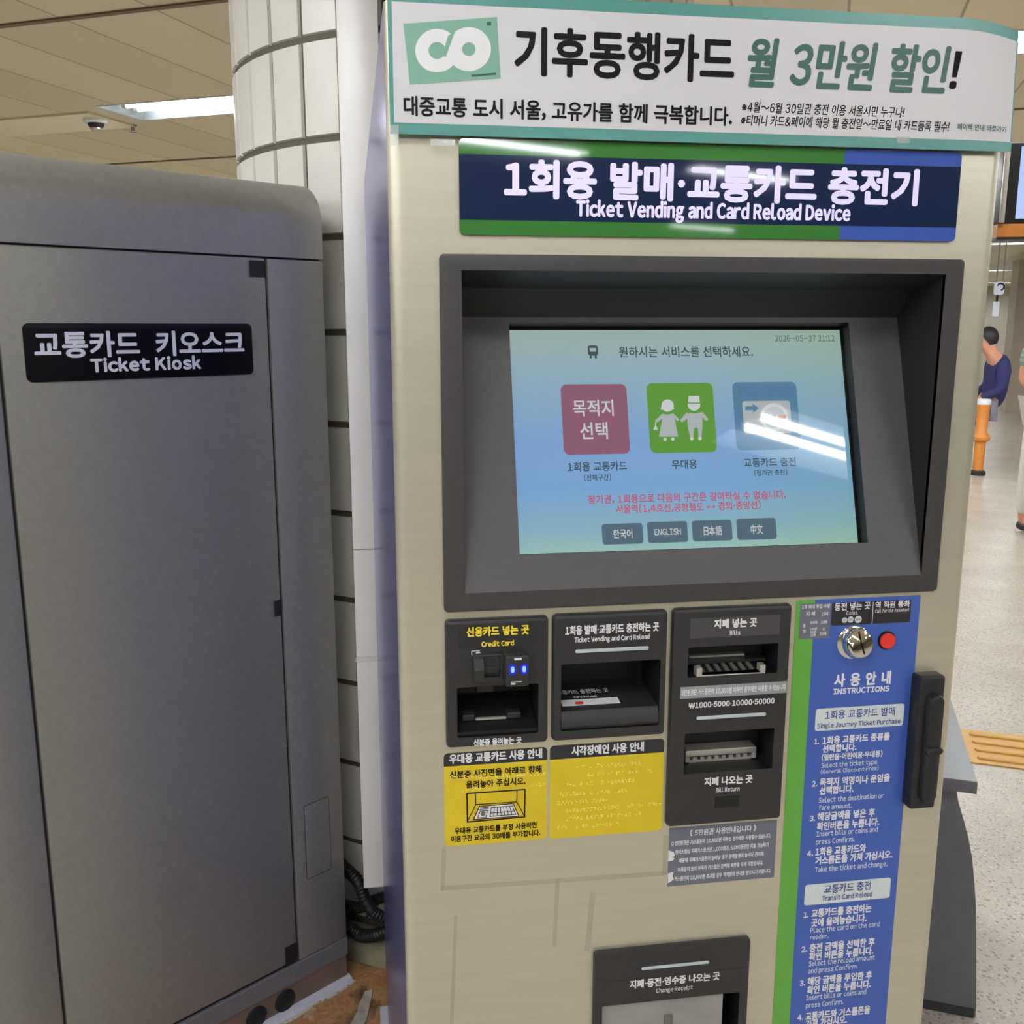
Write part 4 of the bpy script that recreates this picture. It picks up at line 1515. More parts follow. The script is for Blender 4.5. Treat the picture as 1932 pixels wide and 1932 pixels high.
class FrCurl(Fr):
    """the banner's face: flat, its last decimetre at the right bending away"""
    def at(s, a, b, h=0.0):
        c0 = xr_b - 0.085
        if a > c0:
            q = (a - c0) / 0.085
            k = q * q * (b - zb_b) / (zt_b - zb_b)
            return s.o + s.u * a + s.v * (b - 0.011 * k) + s.n * (h - 0.006 * k)
        return s.o + s.u * a + s.v * b + s.n * h


FB = FrCurl(FM.o, FM.u, FM.v)
mb = MB()
cols = [xl_b + (xr_b - xl_b - 0.085) * i / 4 for i in range(5)] + [xr_b - 0.085 + 0.085 * i / 8 for i in range(1, 9)]
for i in range(len(cols) - 1):
    for hh in (HBN, HBN - 0.0012):
        mb.face([FB.at(cols[i], zb_b, hh), FB.at(cols[i + 1], zb_b, hh), FB.at(cols[i + 1], zt_b, hh), FB.at(cols[i], zt_b, hh)], TEAL)
for (p, q) in (((xl_b, zb_b), (xl_b, zt_b)), ((xr_b, zb_b), (xr_b, zt_b))):
    mb.face([FB.at(*p, HBN), FB.at(*q, HBN), FB.at(*q, HBN - .0012), FB.at(*p, HBN - .0012)], TEAL)
mb.obj('sheet', banner, smooth=40)
mb = MB()
wl = FM.px(743, 200, HBN)[0]
wr = xr_b - 0.0022
wb = FM.px(741, 231, HBN)[1]
wt = zt_b - 0.0135
cols2 = [wl] + [c for c in cols if wl < c < wr] + [wr]
for i in range(len(cols2) - 1):
    mb.face([FB.at(cols2[i], wb, HBN + .0003), FB.at(cols2[i + 1], wb, HBN + .0003), FB.at(cols2[i + 1], wt, HBN + .0003), FB.at(cols2[i], wt, HBN + .0003)], PAPER)
mb.obj('printed_area', banner, smooth=40)
HB2 = HBN + 0.0003
mb = MB()
tpx(mb, FB, '기후동행카드', 972.5, 1384, 105, 86, BLACK, HB2, bold=0.028)
tpx(mb, FB, '월 3만원 할인', 1412, 1788, 126, 88, TEALD, HB2, bold=0.028, slant=0.12)
tpx(mb, FB, '!', 1797, 1808, 133, 67, BLACK, HB2, bold=0.02, slant=0.12)
tpx(mb, FB, '대중교통 도시 서울, 고유가를 함께 극복합니다.', 762.6, 1381, 210, 35, BLACK, HB2, bold=0.026)
tpx(mb, FB, '※4월~6월 30일권 충전 이용 서울시민 누구나!', 1400, 1706, 207, 20, BLACK, HB2, bold=0.012, slant=0.12)
tpx(mb, FB, '※티머니 카드&페이에 해당 월 충전일~만료일 내 카드등록 필수!', 1398, 1791, 233, 20, BLACK, HB2, bold=0.012, slant=0.12)
tpx(mb, FB, '페이백 안내 바로가기', 1806, 1899, 240.5, 12, TEALD, HB2, bold=0.018)
mb.obj('lettering', banner)
mb = MB()
ZB = lambda x, y: FM.px(700 + x / 3.116, y / 3.116, HB2)
mb.prism(FM, [ZB(*p) for p in ((190, 140), (740, 100), (762, 462), (228, 497))], HB2 + 1e-4, HB2 + 3e-4, CARDG)
h = HB2 + 6e-4


def ring(cx, cy, ro, ri, hh, m_):
    o_ = [ZB(cx + ro * cos(t * pi / 24), cy - ro * sin(t * pi / 24)) for t in range(48)]
    i_ = [ZB(cx + ri * cos(t * pi / 24), cy - ri * sin(t * pi / 24)) for t in range(48)]
    mb.cap(FM, o_, [i_], hh, m_)


ring(388, 298, 128, 50, h, WHITE)
ring(575, 290, 130, 40, h + 1e-5, WHITE)
mb.prism(FM, [ZB(*p) for p in ((452, 212), (496, 180), (440, 335), (418, 330))], h + 1e-5, h + 4e-5, CARDG)
for s_, x0, x1, y in (('1', 250, 282, 440),):
    pass
for p in (((680, 130), (705, 128), (707, 150), (682, 152)), ((590, 440), (735, 428), (736, 440), (591, 452))):
    mb.prism(FM, [ZB(*q) for q in p], h, h + 1e-4, TEALD)
mb.obj('printed_card', banner)['label'] = 'printed green card with a white looping emblem'
# clear tape at the corners of the banner
for nm, q in (('tape_strip', ((736, 236), (752, 236), (752, 275), (736, 275))), ('tape_strip', ((812, 262), (858, 263), (858, 275), (812, 275))), ('tape_strip', ((1692, 258), (1716, 259), (1716, 270), (1692, 270)))):
    mb = MB()
    mb.prism(FM, [FM.px(*p, HB2) for p in q], HB2 + 2e-4, HB2 + 4e-4, TAPE)
    mb.obj(nm, banner)

# ------------------------------------------------------------------ grey ticket kiosk
YK = YAW - 0.781109
kd = Vector((sin(YK), cos(YK), 0))
ku = Vector((cos(YK), -sin(YK), 0))
KO = Vector((EYE.x, EYE.y, 0)) + kd * 1.70216
FK = Fr(KO, ku, (0, 0, 1))
KL, KR, KT, KD_ = 0.392, 1.15, 1.779, 0.60
kiosk = thing('ticket_kiosk', 'dark grey ticket kiosk cabinet with black name plate and rounded top', 'kiosk', KO + ku * 0.77 - FK.n * 0.3)


def kprof(mb, a0_, a1_, prof, m_):
    """profile (h outward, z) pushed along the kiosk's width"""
    fr = Fr(KO + ku * a0_, FK.n, (0, 0, 1))
    mb.prism(fr, prof, -(a1_ - a0_), 0.0, m_)


arc = [(-0.075 + 0.075 * cos(t * pi / 2 / 10), KT - 0.075 + 0.075 * sin(t * pi / 2 / 10)) for t in range(11)]
mb = MB()
kprof(mb, KL, KR, [(-KD_, 1.631), (0, 1.631)] + arc + [(-KD_ + .05, KT), (-KD_, KT - .05)], KIOSK)
mb.obj('top_hood', kiosk, smooth=30)
mb = MB()
mb.box(FK, KL + .004, 0.068, -KD_ + .004, KR - .004, 1.6309, -0.008, KDARK)
mb.obj('inner_body', kiosk)
sL, sR = 0.527, 1.0205
mb = MB()
mb.plate(FK, (sL + .0025, 0.119, sR - .0025, 1.6275), -0.008, -0.001, KIOSK, bev=0.003)
dr = mb.obj('door', kiosk, smooth=35)
mb = MB()
kr = (sR + .0025, 0.112, KR, 1.6275)
lc = rpx(FK, (576, 1522), (618, 1503), (626, 1636), (578, 1662))
mb.plate(FK, kr, -KD_, -0.0005, KIOSK, bev=0.003)
fp_ = mb.obj('side_strip', kiosk, smooth=35)
mb = MB()
mb.plate(FK, (KL, 0.112, sL - .0025, 1.6275), -KD_, -0.0005, KIOSK, bev=0.003)
mb.obj('side_strip', kiosk, smooth=35)
mb = MB()
ring_o = shrink(lc, -0.0012)
mb.plate(FK, ring_o, -0.0004, 0.0002, KDARK, r=0.004)
mb.plate(FK, lc, 0.0002, 0.0014, KIOSK, r=0.003, bev=0.0012)
lk = mb.obj('lock_cover', kiosk, smooth=35)
mb = MB()
mb.lathe(FK, lc[0] + (lc[2] - lc[0]) * .48, lc[3] - 0.010, [(0.0065, 0.0014), (0.0065, 0.0024), (0.005, 0.003)], KIOSK, n=24)
mb.obj('lock_pin', kiosk, smooth=40)
for TL, BR in (((470, 491), (500, 523)), ((517, 1134), (531, 1161)), ((538, 1789), (562, 1818))):
    mb = MB()
    a_, b_ = FK.px(*TL)
    a2, b2 = FK.px(*BR)
    if b2 - .0 < 0.2:
        b2 = 0.119
    mb.plate(FK, (a_, min(b2, b_ - .02), a2, b_), -0.002, 0.0015, KDARK, bev=0.0006)
    mb.obj('hinge_cover', kiosk)['label'] = 'small black hinge cover'
mb = MB()
rs = rpx(FK, (42.5, 609), (474, 611), (478, 707.5), (49, 720.5))
mb.plate(FK, rs, -0.001, 0.002, KSIGN, r=0.010, bev=0.0008)
kp = mb.obj('name_plate', kiosk, smooth=35)
mb = MB()
KW = mat('plate_lettering_silver', 'd2d4e0', 0.35, var=0.02)
tpx(mb, FK, '교통카드', 65, 262, 650, 47, KW, 0.002, bold=0.03)
tpx(mb, FK, '키오스크', 295, 459, 647.5, 44, KW, 0.002, bold=0.03)
tpx(mb, FK, 'Ticket Kiosk', 172, 378, 687, 22, KW, 0.002, bold=0.05)
mb.obj('lettering', kp)
mb = MB()
kprof(mb, KL, KR, [(-KD_, 0.067), (0.0005, 0.067), (0.0005, 0.109), (-0.002, 0.1105), (-KD_, 0.1105)], CTRDARK)
mb.obj('bottom_band', kiosk)
mb = MB()
kprof(mb, KL + .004, KR - .002, [(-KD_ + .01, 0.0), (-0.003, 0.0), (-0.003, 0.067), (-KD_ + .01, 0.067)], PLINTH)
mb.obj('plinth', kiosk)
for px_, py_ in ((539, 1889), (485, 1921)):
    mb = MB()
    a_, b_ = FK.px(px_, py_)
    fo = Fr(FK.at(0, 0, -0.003), FK.u, FK.v)
    mb.lathe(fo, a_, b_, [(0.0255, 0), (0.0255, 0.002), (0.023, 0.004)], RUBBER, n=36)
    mb.obj('hole_cap', kiosk, smooth=40)
mb = MB()
kprof(mb, KL, KR + .004, [(-0.01, 0.0), (0.014, 0.0), (0.010, 0.008), (-0.002, 0.012), (-.01, 0.012)], SEAL)
mb.obj('sealant_bead', kiosk)

# ------------------------------------------------------------------ between kiosk and machine
# white cable trunking in front of the pillar
trunk = thing('cable_trunking', 'tall white metal cable trunking standing between the kiosk and the machine', 'cable trunking', (0.01, 0.86, 0.26))
fy = Fr((0, 0.80, 0), (1, 0, 0), (0, 0, 1))
zseam = fy.px(690, 1037)[1]
for z0_, z1_ in ((0.262, zseam - .0008), (zseam + .0008, HC - 0.002)):
    mb = MB()
    mb.plate(fy, (-0.031, z0_, 0.047, z1_), -0.11, 0.0, TRUNK, r=0.003, bev=0.002, back=True)
    mb.obj('cover', trunk, smooth=35)
mb = MB()
zt2 = fy.px(700, 1243)[1]
mb.plate(fy, (-0.033, zt2 - .006, 0.047, zt2 + .006), 0.0002, 0.0006, TAPE)
mb.obj('tape_strip', trunk)

# corrugated black conduits
def conduit(name_label, pts, rad):
    # smooth path, ribbed
    P = [Vector(p) for p in pts]
    path = []
    for i in range(len(P) - 1):
        p0 = P[max(i - 1, 0)]
        p1, p2 = P[i], P[i + 1]
        p3 = P[min(i + 2, len(P) - 1)]
        for k in range(24):
            t = k / 24
            path.append(0.5 * ((2 * p1) + (p2 - p0) * t + (2 * p0 - 5 * p1 + 4 * p2 - p3) * t * t + (3 * p1 - p0 - 3 * p2 + p3) * t ** 3))
    path.append(P[-1])
    rads = [rad * (1.0 if k % 4 < 2 else 0.86) for k in range(len(path))]
    q = MB()
    q.tube(path, rads, RUBBER, n=14)
    tag(q.obj('corrugated_conduit', smooth=50), name_label, 'conduit', 'black corrugated conduits')


def at_y(px_, py_, y):
    d = pray(px_, py_)
    t = (y - EYE.y) / d.y
    return EYE + d * t


conduit('black ribbed conduit arching down from the kiosk to the machine, uppermost of the bundle',
        [at_y(634, 1622, .95), at_y(655, 1642, .92), at_y(676, 1664, .885), at_y(690, 1700, .865), at_y(706, 1722, .85), at_y(735, 1736, .85)], 0.015)
conduit('black ribbed conduit lying level behind the kiosk edge, middle of the bundle',
        [at_y(634, 1706, .96), at_y(655, 1709, .945), at_y(678, 1712, .925), at_y(704, 1700, .905), at_y(735, 1688, .905)], 0.014)
conduit('black ribbed conduit sagging in a loop near the floor, lowest of the bundle',
        [at_y(634, 1730, .94), at_y(655, 1748, .92), at_y(682, 1764, .89), at_y(710, 1764, .87), at_y(740, 1752, .86)], 0.016)

# rusty grime on the floor of the gap
mb = MB()
edge = [(-0.40, 0.58), (-0.235, 0.705), (-0.052, 0.84), (-0.10, 0.905), (-0.085, 0.935), (0.0, 0.885), (0.045, 0.87), (0.05, 0.60), (0.045, 0.30), (0.0, 0.10), (-0.12, 0.06), (-0.40, 0.20)]
pts = []
for i in range(len(edge)):
    p, q = Vector(edge[i]), Vector(edge[(i + 1) % len(edge)])
    for k in range(4):
        v = p.lerp(q, k / 4)
        pts.append((v.x + random.uniform(-.006, .006), v.y + random.uniform(-.006, .006)))
mb.prism(Fr((0, 0, 0), (1, 0, 0), (0, 1, 0)), pts, 0.0002, 0.002, DIRT)
tag(mb.obj('floor_grime'), 'rusty brown grime and old adhesive on the floor between kiosk and machine', 'grime', kind='stuff')
mb = MB()
sm = []
for t in range(15):
    q = t / 14
    sm.append((-0.028 - 0.125 * q ** 1.1 + random.uniform(-.006, .006), 0.80 - 0.46 * q, 0.011 + 0.012 * q + random.uniform(-.004, .004)))
mb.prism(Fr((0, 0, 0), (1, 0, 0), (0, 1, 0)), [(x - w3, y) for x, y, w3 in sm] + [(x + w3, y + .004) for x, y, w3 in sm[::-1]], 0.002, 0.005, mat('old_adhesive', 'a9a392', 0.6, var=0.25, scale=40))
tag(mb.obj('adhesive_smear'), 'pale dried adhesive smear crossing the brown grime', 'adhesive', kind='stuff')
mb = MB()
mb.prism(Fr((0, 0, 0), (1, 0, 0), (0, 1, 0)), [(0.004, .06), (0.022, .06), (0.014, .74), (-0.003, .74)], 0.0003, 0.007, SEAL)
mb.obj('sealant_bead', machine)

# ------------------------------------------------------------------ right side
# grey counter behind the machine's right side
def onz(px_, py_, z):
    d = pray(px_, py_)
    return EYE + d * ((z - EYE.z) / d.z)


ZS_ = 0.575
c1 = onz(1845, 1476, ZS_)
ca, cb = c1.dot(UA), c1.dot(UB)
ctr = thing('side_counter', 'dark grey metal counter with curved leg beside the machine on the right', 'counter', c1 - UB * 0.15 + Vector((0, 0, -ZS_)))
fz = Fr((0, 0, 0), UB, UA)
cl = cb - 0.33
mb = MB()
mb.plate(fz, (cl, ca, cb, ca + 0.62), ZS_ - 0.022, ZS_, CTRGREY, bev=0.002, back=True)
mb.obj('counter_top', ctr, smooth=35)
mb = MB()
mb.plate(fz, (cl, ca - 0.0015, cb - .0005, ca - 0.0002), ZS_ - 0.026, ZS_ - .001, CTRDARK)
mb.obj('front_edge', ctr)
ff = Fr(AB(ca + 0.05, 0, 0), UB, (0, 0, 1))
prof = [(cl, 0.0), (cl, ZS_ - 0.024)]
for px_, py_ in ((1800, 1490), (1808, 1513), (1817, 1543), (1827, 1580), (1834, 1617), (1838, 1660), (1841, 1703), (1842, 1770), (1842, 1832), (1842, 1900)):
    prof.append(ff.px(px_, py_))
prof[2] = (prof[2][0], ZS_ - 0.024)
prof.append((prof[-1][0] + .0, 0.0))
mb = MB()
mb.prism(ff, prof, -0.45, 0.0, CTRDARK)
mb.obj('leg_panel', ctr)
mb = MB()
mb.box(fz, cl - .001, ca + 0.046, 0.0, prof[-1][0] - .004, ca + 0.48, 0.02, mat('counter_base', '3c3c3f', 0.5, var=0.06))
mb.obj('base', ctr)

# hanging display, upper right
dpos = EYE + pray(1903, 350) * 4.2
fd = Fr((dpos.x, dpos.y, 0), (cos(-0.35), sin(-0.35), 0), (0, 0, 1))
disp = thing('hanging_display', 'hanging information display with pale blue screen and orange band, cut by frame edge', 'display', (dpos.x + .4, dpos.y - .1, HC - .01))
zt3, zb3 = fd.px(1908, 268)[1], fd.px(1898, 422)[1]
za_, zc_ = fd.px(1898, 447)[1], fd.px(1898, 452)[1]
mb = MB()
mb.plate(fd, (-0.03, zb3, 0.9, zt3), -0.14, 0.0, DISPF, r=0.01, bev=0.004, back=True)
mb.obj('housing', disp, smooth=35)
mb = MB()
mb.plate(fd, (-0.028, zb3 + .002, -0.006, zt3 - .002), 0.0002, 0.012, ALU, r=0.004, bev=0.003)
mb.obj('frame_strip', disp, smooth=35)
mb = MB()
x_s = fd.px(1921, 350)[0]
mb.plate(fd, (x_s, zb3 + .02, 0.87, zt3 - .02), 0.0002, 0.003, DISP)
mb.obj('screen', disp)
mb = MB()
mb.plate(fd, (-0.03, za_, 0.9, zb3 - .001), -0.14, 0.0, WOODB, back=True)
mb.obj('orange_band', disp)
mb = MB()
mb.plate(fd, (-0.03, zc_, 0.9, za_ - .0005), -0.14, 0.002, DISPF, back=True)
mb.obj('bottom_rail', disp)
mb = MB()
for xx in (0.15, 0.72):
    p = fd.at(xx, 0, -0.07)
    mb.tube([(p.x, p.y, zt3 - .001), (p.x, p.y, HC - .0005)], 0.012, ALU)
mb.obj('hanger_rod', disp)

# small white hanging sign far down the hall
sp_ = EYE + pray(1886, 560) * 13.0
fs_ = Fr((sp_.x, sp_.y, 0), (cos(-YAW - .3), sin(-YAW - .3), 0), (0, 0, 1))
hs = thing('hanging_sign', 'small white hanging sign with dark curved mark beyond the machine edge', 'sign', (sp_.x, sp_.y, HC))
mb = MB()
r = bpx(fs_, 1877, 532, 1895, 556)
mb.plate(fs_, r, -0.08, 0.0, SIGNW, r=0.03, bev=0.008, back=True)
sg = mb.obj('sign_box', hs, smooth=35)
mb = MB()
cx, cz = (r[0] + r[2]) / 2 + .01, (r[1] + r[3]) / 2 + .02
pts = [(cx + .042 * cos(t), cz + .042 * sin(t)) for t in [2.6 - k * 0.42 for k in range(10)]]
for i in range(9):
    mb.line(fs_, pts[i], pts[i + 1], 0.018, 0.0005, 0.004, DISPF)
mb.obj('curved_mark', hs)
mb = MB()
for xx in (r[0] + .02, r[2] - .02):
    mb.box(fs_, xx - .006, r[3], -0.05, xx + .006, HC - .002, -0.03, ALU)
mb.obj('hanger_rod', hs)
mb = MB()
r2 = bpx(fs_, 1874, 569, 1885, 597)
mb.plate(fs_, r2, -0.06, 0.0, SIGNW, r=0.01, bev=0.006, back=True)
mb.box(fs_, r[0] + .03, r2[3], -0.05, r[2] - .06, r[1], -0.02, DISPF)
mb.obj('lower_light_box', hs, smooth=35)

# orange post on its dark foot
pb = floor_px(1844, 896)
post = thing('orange_post', 'orange wooden post on dark foot beside the seated person in navy', 'post', pb)
mb = MB()
mb.lathe(Fr(pb, (1, 0, 0), (0, 1, 0)), 0, 0, [(0.075, 0.0), (0.075, 0.035), (0.06, 0.05)], SHOE, n=24)
mb.obj('foot', post, smooth=40)
mb = MB()
mb.lathe(Fr(pb, (1, 0, 0), (0, 1, 0)), 0, 0, [(0.05, 0.05), (0.052, 0.30), (0.052, 0.34), (0.085, 0.36), (0.09, 0.39), (0.07, 0.42), (0.055, 0.44), (0.058, 0.64), (0.062, 0.72)], ORANGE, n=24)
mb.obj('shaft', post, smooth=40)
mb = MB()
mb.lathe(Fr(pb, (1, 0, 0), (0, 1, 0)), 0, 0, [(0.066, 0.72), (0.07, 0.75), (0.06, 0.775)], WHITE, n=24)
mb.obj('white_cap', post, smooth=40)


# ------------------------------------------------------------------ people
def skin_mesh(name, joints, bones, radii, m_, root, origin, rootj, sub=2):
    keys = list(joints)
    me = bpy.data.meshes.new(name)
    me.from_pydata([tuple(joints[k]) for k in keys], [(keys.index(a), keys.index(b)) for a, b in bones], [])
    o = bpy.data.objects.new(name, me)
    COL.objects.link(o)
    md = o.modifiers.new('skin', 'SKIN')
    md.use_smooth_shade = True
    for i, k in enumerate(keys):
        sv = me.skin_vertices[0].data[i]
        r = radii[k]
        sv.radius = r if isinstance(r, tuple) else (r, r)
        sv.use_root = (k == rootj)
    sd = o.modifiers.new('sub', 'SUBSURF')
    sd.levels = sub
    sd.render_levels = sub
    dg = bpy.context.evaluated_depsgraph_get()
    me2 = bpy.data.meshes.new_from_object(o.evaluated_get(dg))
    me2.name = name
    me2.materials.clear()
    me2.materials.append(m_)
    me2.polygons.foreach_set('use_smooth', [True] * len(me2.polygons))
    bpy.data.objects.remove(o)
    bpy.data.meshes.remove(me)
    o = bpy.data.objects.new(name, me2)
    COL.objects.link(o)
    o.parent = root
    return o


def ball(mb, c, r, m_, n=16, k=10):
    c = Vector(c)
    rx, ry, rz = r
    vs, fs = [], []
    for i in range(k + 1):
        t = pi * i / k
        for j in range(n):
            u = 2 * pi * j / n
            vs.append(c + Vector((rx * sin(t) * cos(u), ry * sin(t) * sin(u), rz * cos(t))))
    for i in range(k):
        for j in range(n):
            q = (j + 1) % n
            fs.append((i * n + j, (i + 1) * n + j, (i + 1) * n + q, i * n + q))
    mb.raw(vs, fs, m_)


def face_and_hair(root, hc, fdir):
    """eyes, nose, mouth, ears, hair for a head centred at hc; x is forward"""
    hc = Vector(hc)
    mb = MB()
    for s in (-1, 1):
        ball(mb, hc + Vector((0.082, s * 0.032, 0.01)), (0.012, 0.014, 0.009), WHITE, 8, 6)
        ball(mb, hc + Vector((0.091, s * 0.032, 0.01)), (0.005, 0.007, 0.007), BLACK, 8, 6)
    mb.obj('eyes', None, smooth=60).parent = root
    mb = MB()
    ball(mb, hc + Vector((0.085, 0, -0.055)), (0.012, 0.024, 0.007), SHIRTR, 8, 6)
    mb.obj('mouth', None, smooth=60).parent = root
    mb = MB()
    vs = []
    n, k = 24, 12
    for i in range(k + 1):
        t = pi * i / k * 0.72
        for j in range(n):
            u = 2 * pi * j / n
            rr = 1.0
            front = max(0.0, cos(u))
            tt = t * (1 - 0.45 * front)
            vs.append(hc + Vector((-0.008 + 0.101 * sin(tt) * cos(u), 0.086 * sin(tt) * sin(u), 0.018 + 0.117 * cos(tt))))
    fs = []
    for i in range(k):
        for j in range(n):
            q = (j + 1) % n
            fs.append((i * n + j, (i + 1) * n + j, (i + 1) * n + q, i * n + q))
    mb.raw(vs, fs, HAIR)
    mb.obj('hair', None, smooth=60).parent = root


def build_person(name, label, loc, heading, J, R_, top, top_m, legs_m, sleeves, shoes=True, inner=None):
    root = thing(name, label, 'person', loc)
    root.rotation_euler = (0, 0, heading)
    bones = [('pelvis', 'spine'), ('spine', 'chest'), ('chest', 'neck'), ('neck', 'jaw'), ('jaw', 'head'), ('head', 'crown'), ('jaw', 'nose')]
    for s in 'LR':
        bones += [('pelvis', 'hip' + s), ('hip' + s, 'knee' + s), ('knee' + s, 'ankle' + s), ('ankle' + s, 'toe' + s),
                  ('chest', 'sho' + s), ('sho' + s, 'elb' + s), ('elb' + s, 'wri' + s), ('wri' + s, 'palm' + s)]
        for f in range(5):
            bones += [('palm' + s, 'f%d%s' % (f, s)), ('f%d%s' % (f, s), 'g%d%s' % (f, s))]
            w_, p_ = Vector(J['wri' + s]), Vector(J['palm' + s])
            d = (p_ - w_).normalized()
            sd_ = Vector((0, 1, 0)) if abs(d.y) < .8 else Vector((1, 0, 0))
            fwd = Vector((1, 0, 0))
            lat = (fwd - d * fwd.dot(d))
            lat = lat.normalized() if lat.length > .2 else sd_
            off = (f - 2) * 0.019
            if f == 0:
                a = p_ + lat * -0.045 + d * 0.005
                b = p_ + lat * -0.060 + d * 0.045
            else:
                ln = (0, 0.040, 0.048, 0.044, 0.032)[f]
                a = p_ + lat * (off - .010) + d * (0.045)
                b = a + d * ln + Vector((0, (-1 if s == 'L' else 1) * 0.012, 0))
            J['f%d%s' % (f, s)], J['g%d%s' % (f, s)] = a, b
            R_['f%d%s' % (f, s)], R_['g%d%s' % (f, s)] = 0.010, 0.008
    skin_mesh('body', J, bones, R_, SKIN, root, loc, 'pelvis')
    # clothes grown on the same skeleton
    tj = ['pelvis', 'spine', 'chest', 'neckb'] + [k + s for s in 'LR' for k in (['sho', 'elb', 'wri'] if sleeves == 'long' else ['sho', 'mid'])]
    J2 = dict(J)
    J2['neckb'] = Vector(J['neck']) * .92 + Vector(J['chest']) * .08
    J2['pelvis'] = Vector(J['pelvis']) + Vector((0, 0, -0.035))
    for s in 'LR':
        J2['mid' + s] = Vector(J['sho' + s]).lerp(Vector(J['elb' + s]), 0.75)
        J2['wri' + s] = Vector(J['elb' + s]).lerp(Vector(J['wri' + s]), 0.92)
    b2 = [('pelvis', 'spine'), ('spine', 'chest'), ('chest', 'neckb')]
    for s in 'LR':
        b2.append(('chest', 'sho' + s))
        b2 += [('sho' + s, 'elb' + s), ('elb' + s, 'wri' + s)] if sleeves == 'long' else [('sho' + s, 'mid' + s)]
    R2 = {k: (tuple(x * 1.12 + 0.012 for x in R_[k]) if isinstance(R_.get(k), tuple) else R_.get(k, 0.05) * 1.15 + 0.012) for k in J2}
    R2['neckb'] = 0.075
    for s in 'LR':
        R2['mid' + s] = 0.068
    skin_mesh(top, {k: J2[k] for k in tj}, b2, R2, top_m, root, loc, 'pelvis')
    lj = ['pelvis', 'hipL', 'hipR', 'kneeL', 'kneeR', 'cufL', 'cufR']
    J3 = dict(J)
    for s in 'LR':
        J3['cuf' + s] = Vector(J['knee' + s]).lerp(Vector(J['ankle' + s]), 0.93)
    R3 = {'pelvis': (0.16, 0.115), 'hipL': 0.105, 'hipR': 0.105, 'kneeL': 0.078, 'kneeR': 0.078, 'cufL': 0.062, 'cufR': 0.062}
    skin_mesh('trousers', {k: J3[k] for k in lj}, [('pelvis', 'hip' + s) for s in 'LR'] + [('hip' + s, 'knee' + s) for s in 'LR'] + [('knee' + s, 'cuf' + s) for s in 'LR'], R3, legs_m, root, loc, 'pelvis')
    for s in 'LR':
        js = {'h': Vector(J['ankle' + s]) + Vector((-0.04, 0, -0.035)), 'm': Vector(J['ankle' + s]) + Vector((0.05, 0, -0.042)), 't': Vector(J['toe' + s]) + Vector((0.02, 0, 0.0))}
        skin_mesh('shoe', js, [('h', 'm'), ('m', 't')], {'h': (0.045, 0.042), 'm': (0.05, 0.036), 't': (0.042, 0.028)}, SHOE, root, loc, 'h')
    face_and_hair(root, J['head'], None)
    return root


BASE_R = {'pelvis': (0.145, 0.105), 'spine': (0.135, 0.10), 'chest': (0.145, 0.11), 'neck': 0.055, 'jaw': (0.062, 0.065), 'head': (0.078, 0.09), 'crown': (0.055, 0.065), 'nose': 0.016}
for s in 'LR':
    BASE_R.update({'hip' + s: 0.085, 'knee' + s: 0.06, 'ankle' + s: 0.042, 'toe' + s: (0.035, 0.022), 'sho' + s: 0.062, 'elb' + s: 0.043, 'wri' + s: 0.028, 'palm' + s: (0.032, 0.02)})

# person in a navy jacket, bent, half sitting, seen from the side
J1 = {'pelvis': (0.09, 0, 0.66), 'spine': (-0.01, 0, 0.86), 'chest': (-0.005, 0, 1.07), 'neck': (0.075, 0, 1.21), 'jaw': (0.12, 0, 1.29), 'head': (0.135, 0, 1.36), 'crown': (0.13, 0, 1.41), 'nose': (0.24, 0, 1.33)}
for s, sg_ in (('L', 1), ('R', -1)):
    J1.update({'hip' + s: (0.15, sg_ * .09, 0.64), 'knee' + s: (0.50, sg_ * .11, 0.56), 'ankle' + s: (0.50, sg_ * .11, 0.085), 'toe' + s: (0.64, sg_ * .12, 0.035),
               'sho' + s: (0.0, sg_ * .185, 1.10), 'elb' + s: (0.02, sg_ * .215, 0.86), 'wri' + s: (0.22, sg_ * .17, 0.745), 'palm' + s: (0.29, sg_ * .16, 0.735)})
p1 = floor_px(1866, 885)
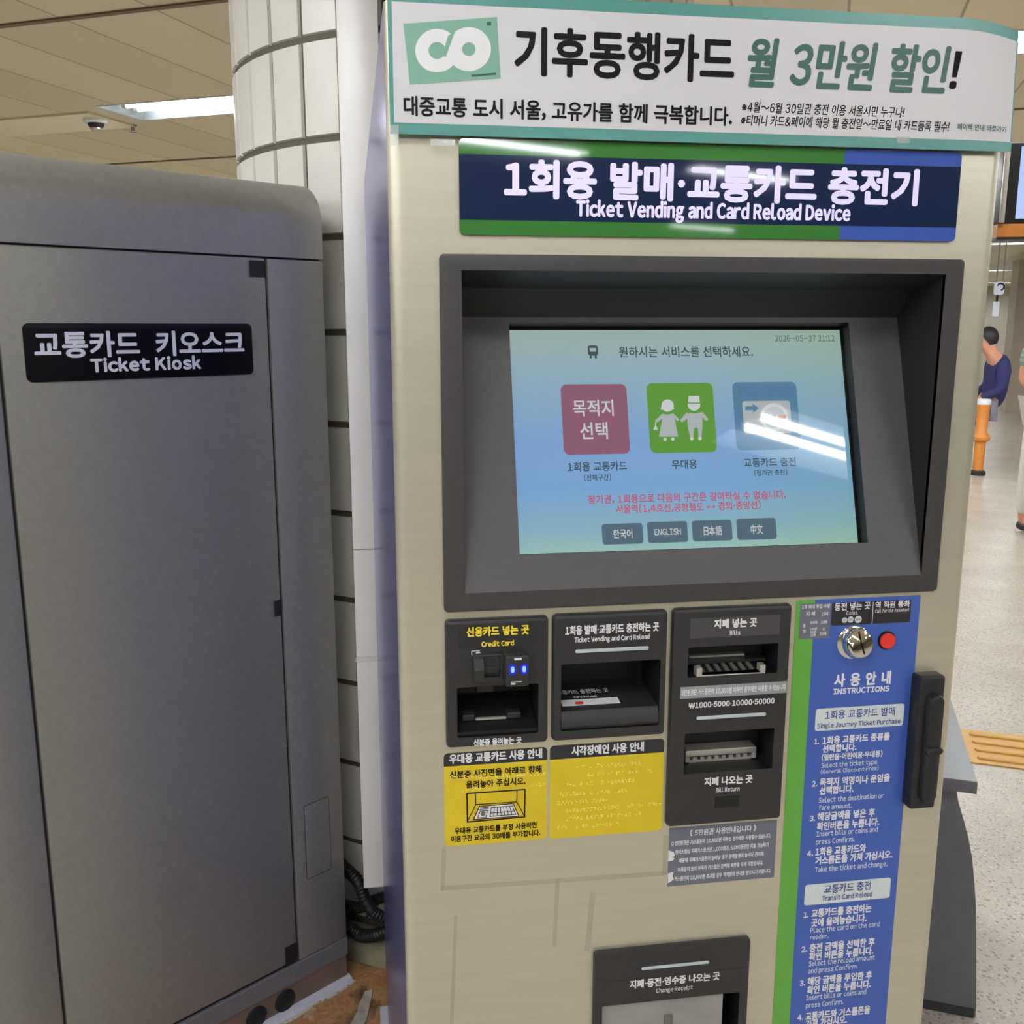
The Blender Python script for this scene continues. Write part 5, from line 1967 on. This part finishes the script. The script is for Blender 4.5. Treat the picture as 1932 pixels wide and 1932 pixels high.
view_left = math.atan2(-c_right.y, -c_right.x)
build_person('person', 'person in a navy jacket bent forward beside the orange post', (p1.x, p1.y, 0), view_left - 0.15, J1, dict(BASE_R), 'jacket', JACKET, TROUG, 'long')
# the perch the person leans on
mb = MB()
pr = bpy.data.objects
st = thing('perch_stool', 'dark stool under the person in the navy jacket', 'stool', (p1.x, p1.y, 0))
ffl = Fr((p1.x, p1.y, 0), (cos(view_left - .15), sin(view_left - .15), 0), (-sin(view_left - .15), cos(view_left - .15), 0))
mb.plate(ffl, (0.12, -0.17, 0.38, 0.17), 0.475, 0.515, SHOE, r=0.04, bev=0.012, back=True)
mb.obj('seat', st, smooth=35)
for sx in (0.18, 0.34):
    for sy in (-0.13, 0.13):
        q = MB()
        q.tube([ffl.at(sx, sy, 0), ffl.at(sx, sy, 0.475)], 0.014, SHOE)
        q.obj('leg', st, smooth=50)

# person in a striped shirt at the right edge of the frame
J2_ = {'pelvis': (0, 0, 0.93), 'spine': (0.0, 0, 1.12), 'chest': (0.0, 0, 1.34), 'neck': (0.015, 0, 1.50), 'jaw': (0.04, 0, 1.57), 'head': (0.045, 0, 1.635), 'crown': (0.03, 0, 1.68), 'nose': (0.145, 0, 1.605)}
for s, sg_ in (('L', 1), ('R', -1)):
    J2_.update({'hip' + s: (0.0, sg_ * .095, 0.90), 'knee' + s: (0.03 * sg_, sg_ * .11, 0.49), 'ankle' + s: (0.02 * sg_ - .02, sg_ * .12, 0.085), 'toe' + s: (0.13 + 0.02 * sg_, sg_ * .13, 0.035),
                'sho' + s: (0.0, sg_ * .19, 1.40), 'elb' + s: (-0.03, sg_ * .25, 1.12), 'wri' + s: (0.16, sg_ * .22, 1.02), 'palm' + s: (0.24, sg_ * .19, 1.02)})
p2 = floor_px(1961, 1003)
build_person('person', 'person in striped shirt and pale trousers cut off by the right frame edge', (p2.x, p2.y, 0), math.atan2(-c_fwd.y, -c_fwd.x) + 0.25, J2_, dict(BASE_R), 'shirt', STRIPE, TROUB, 'short')
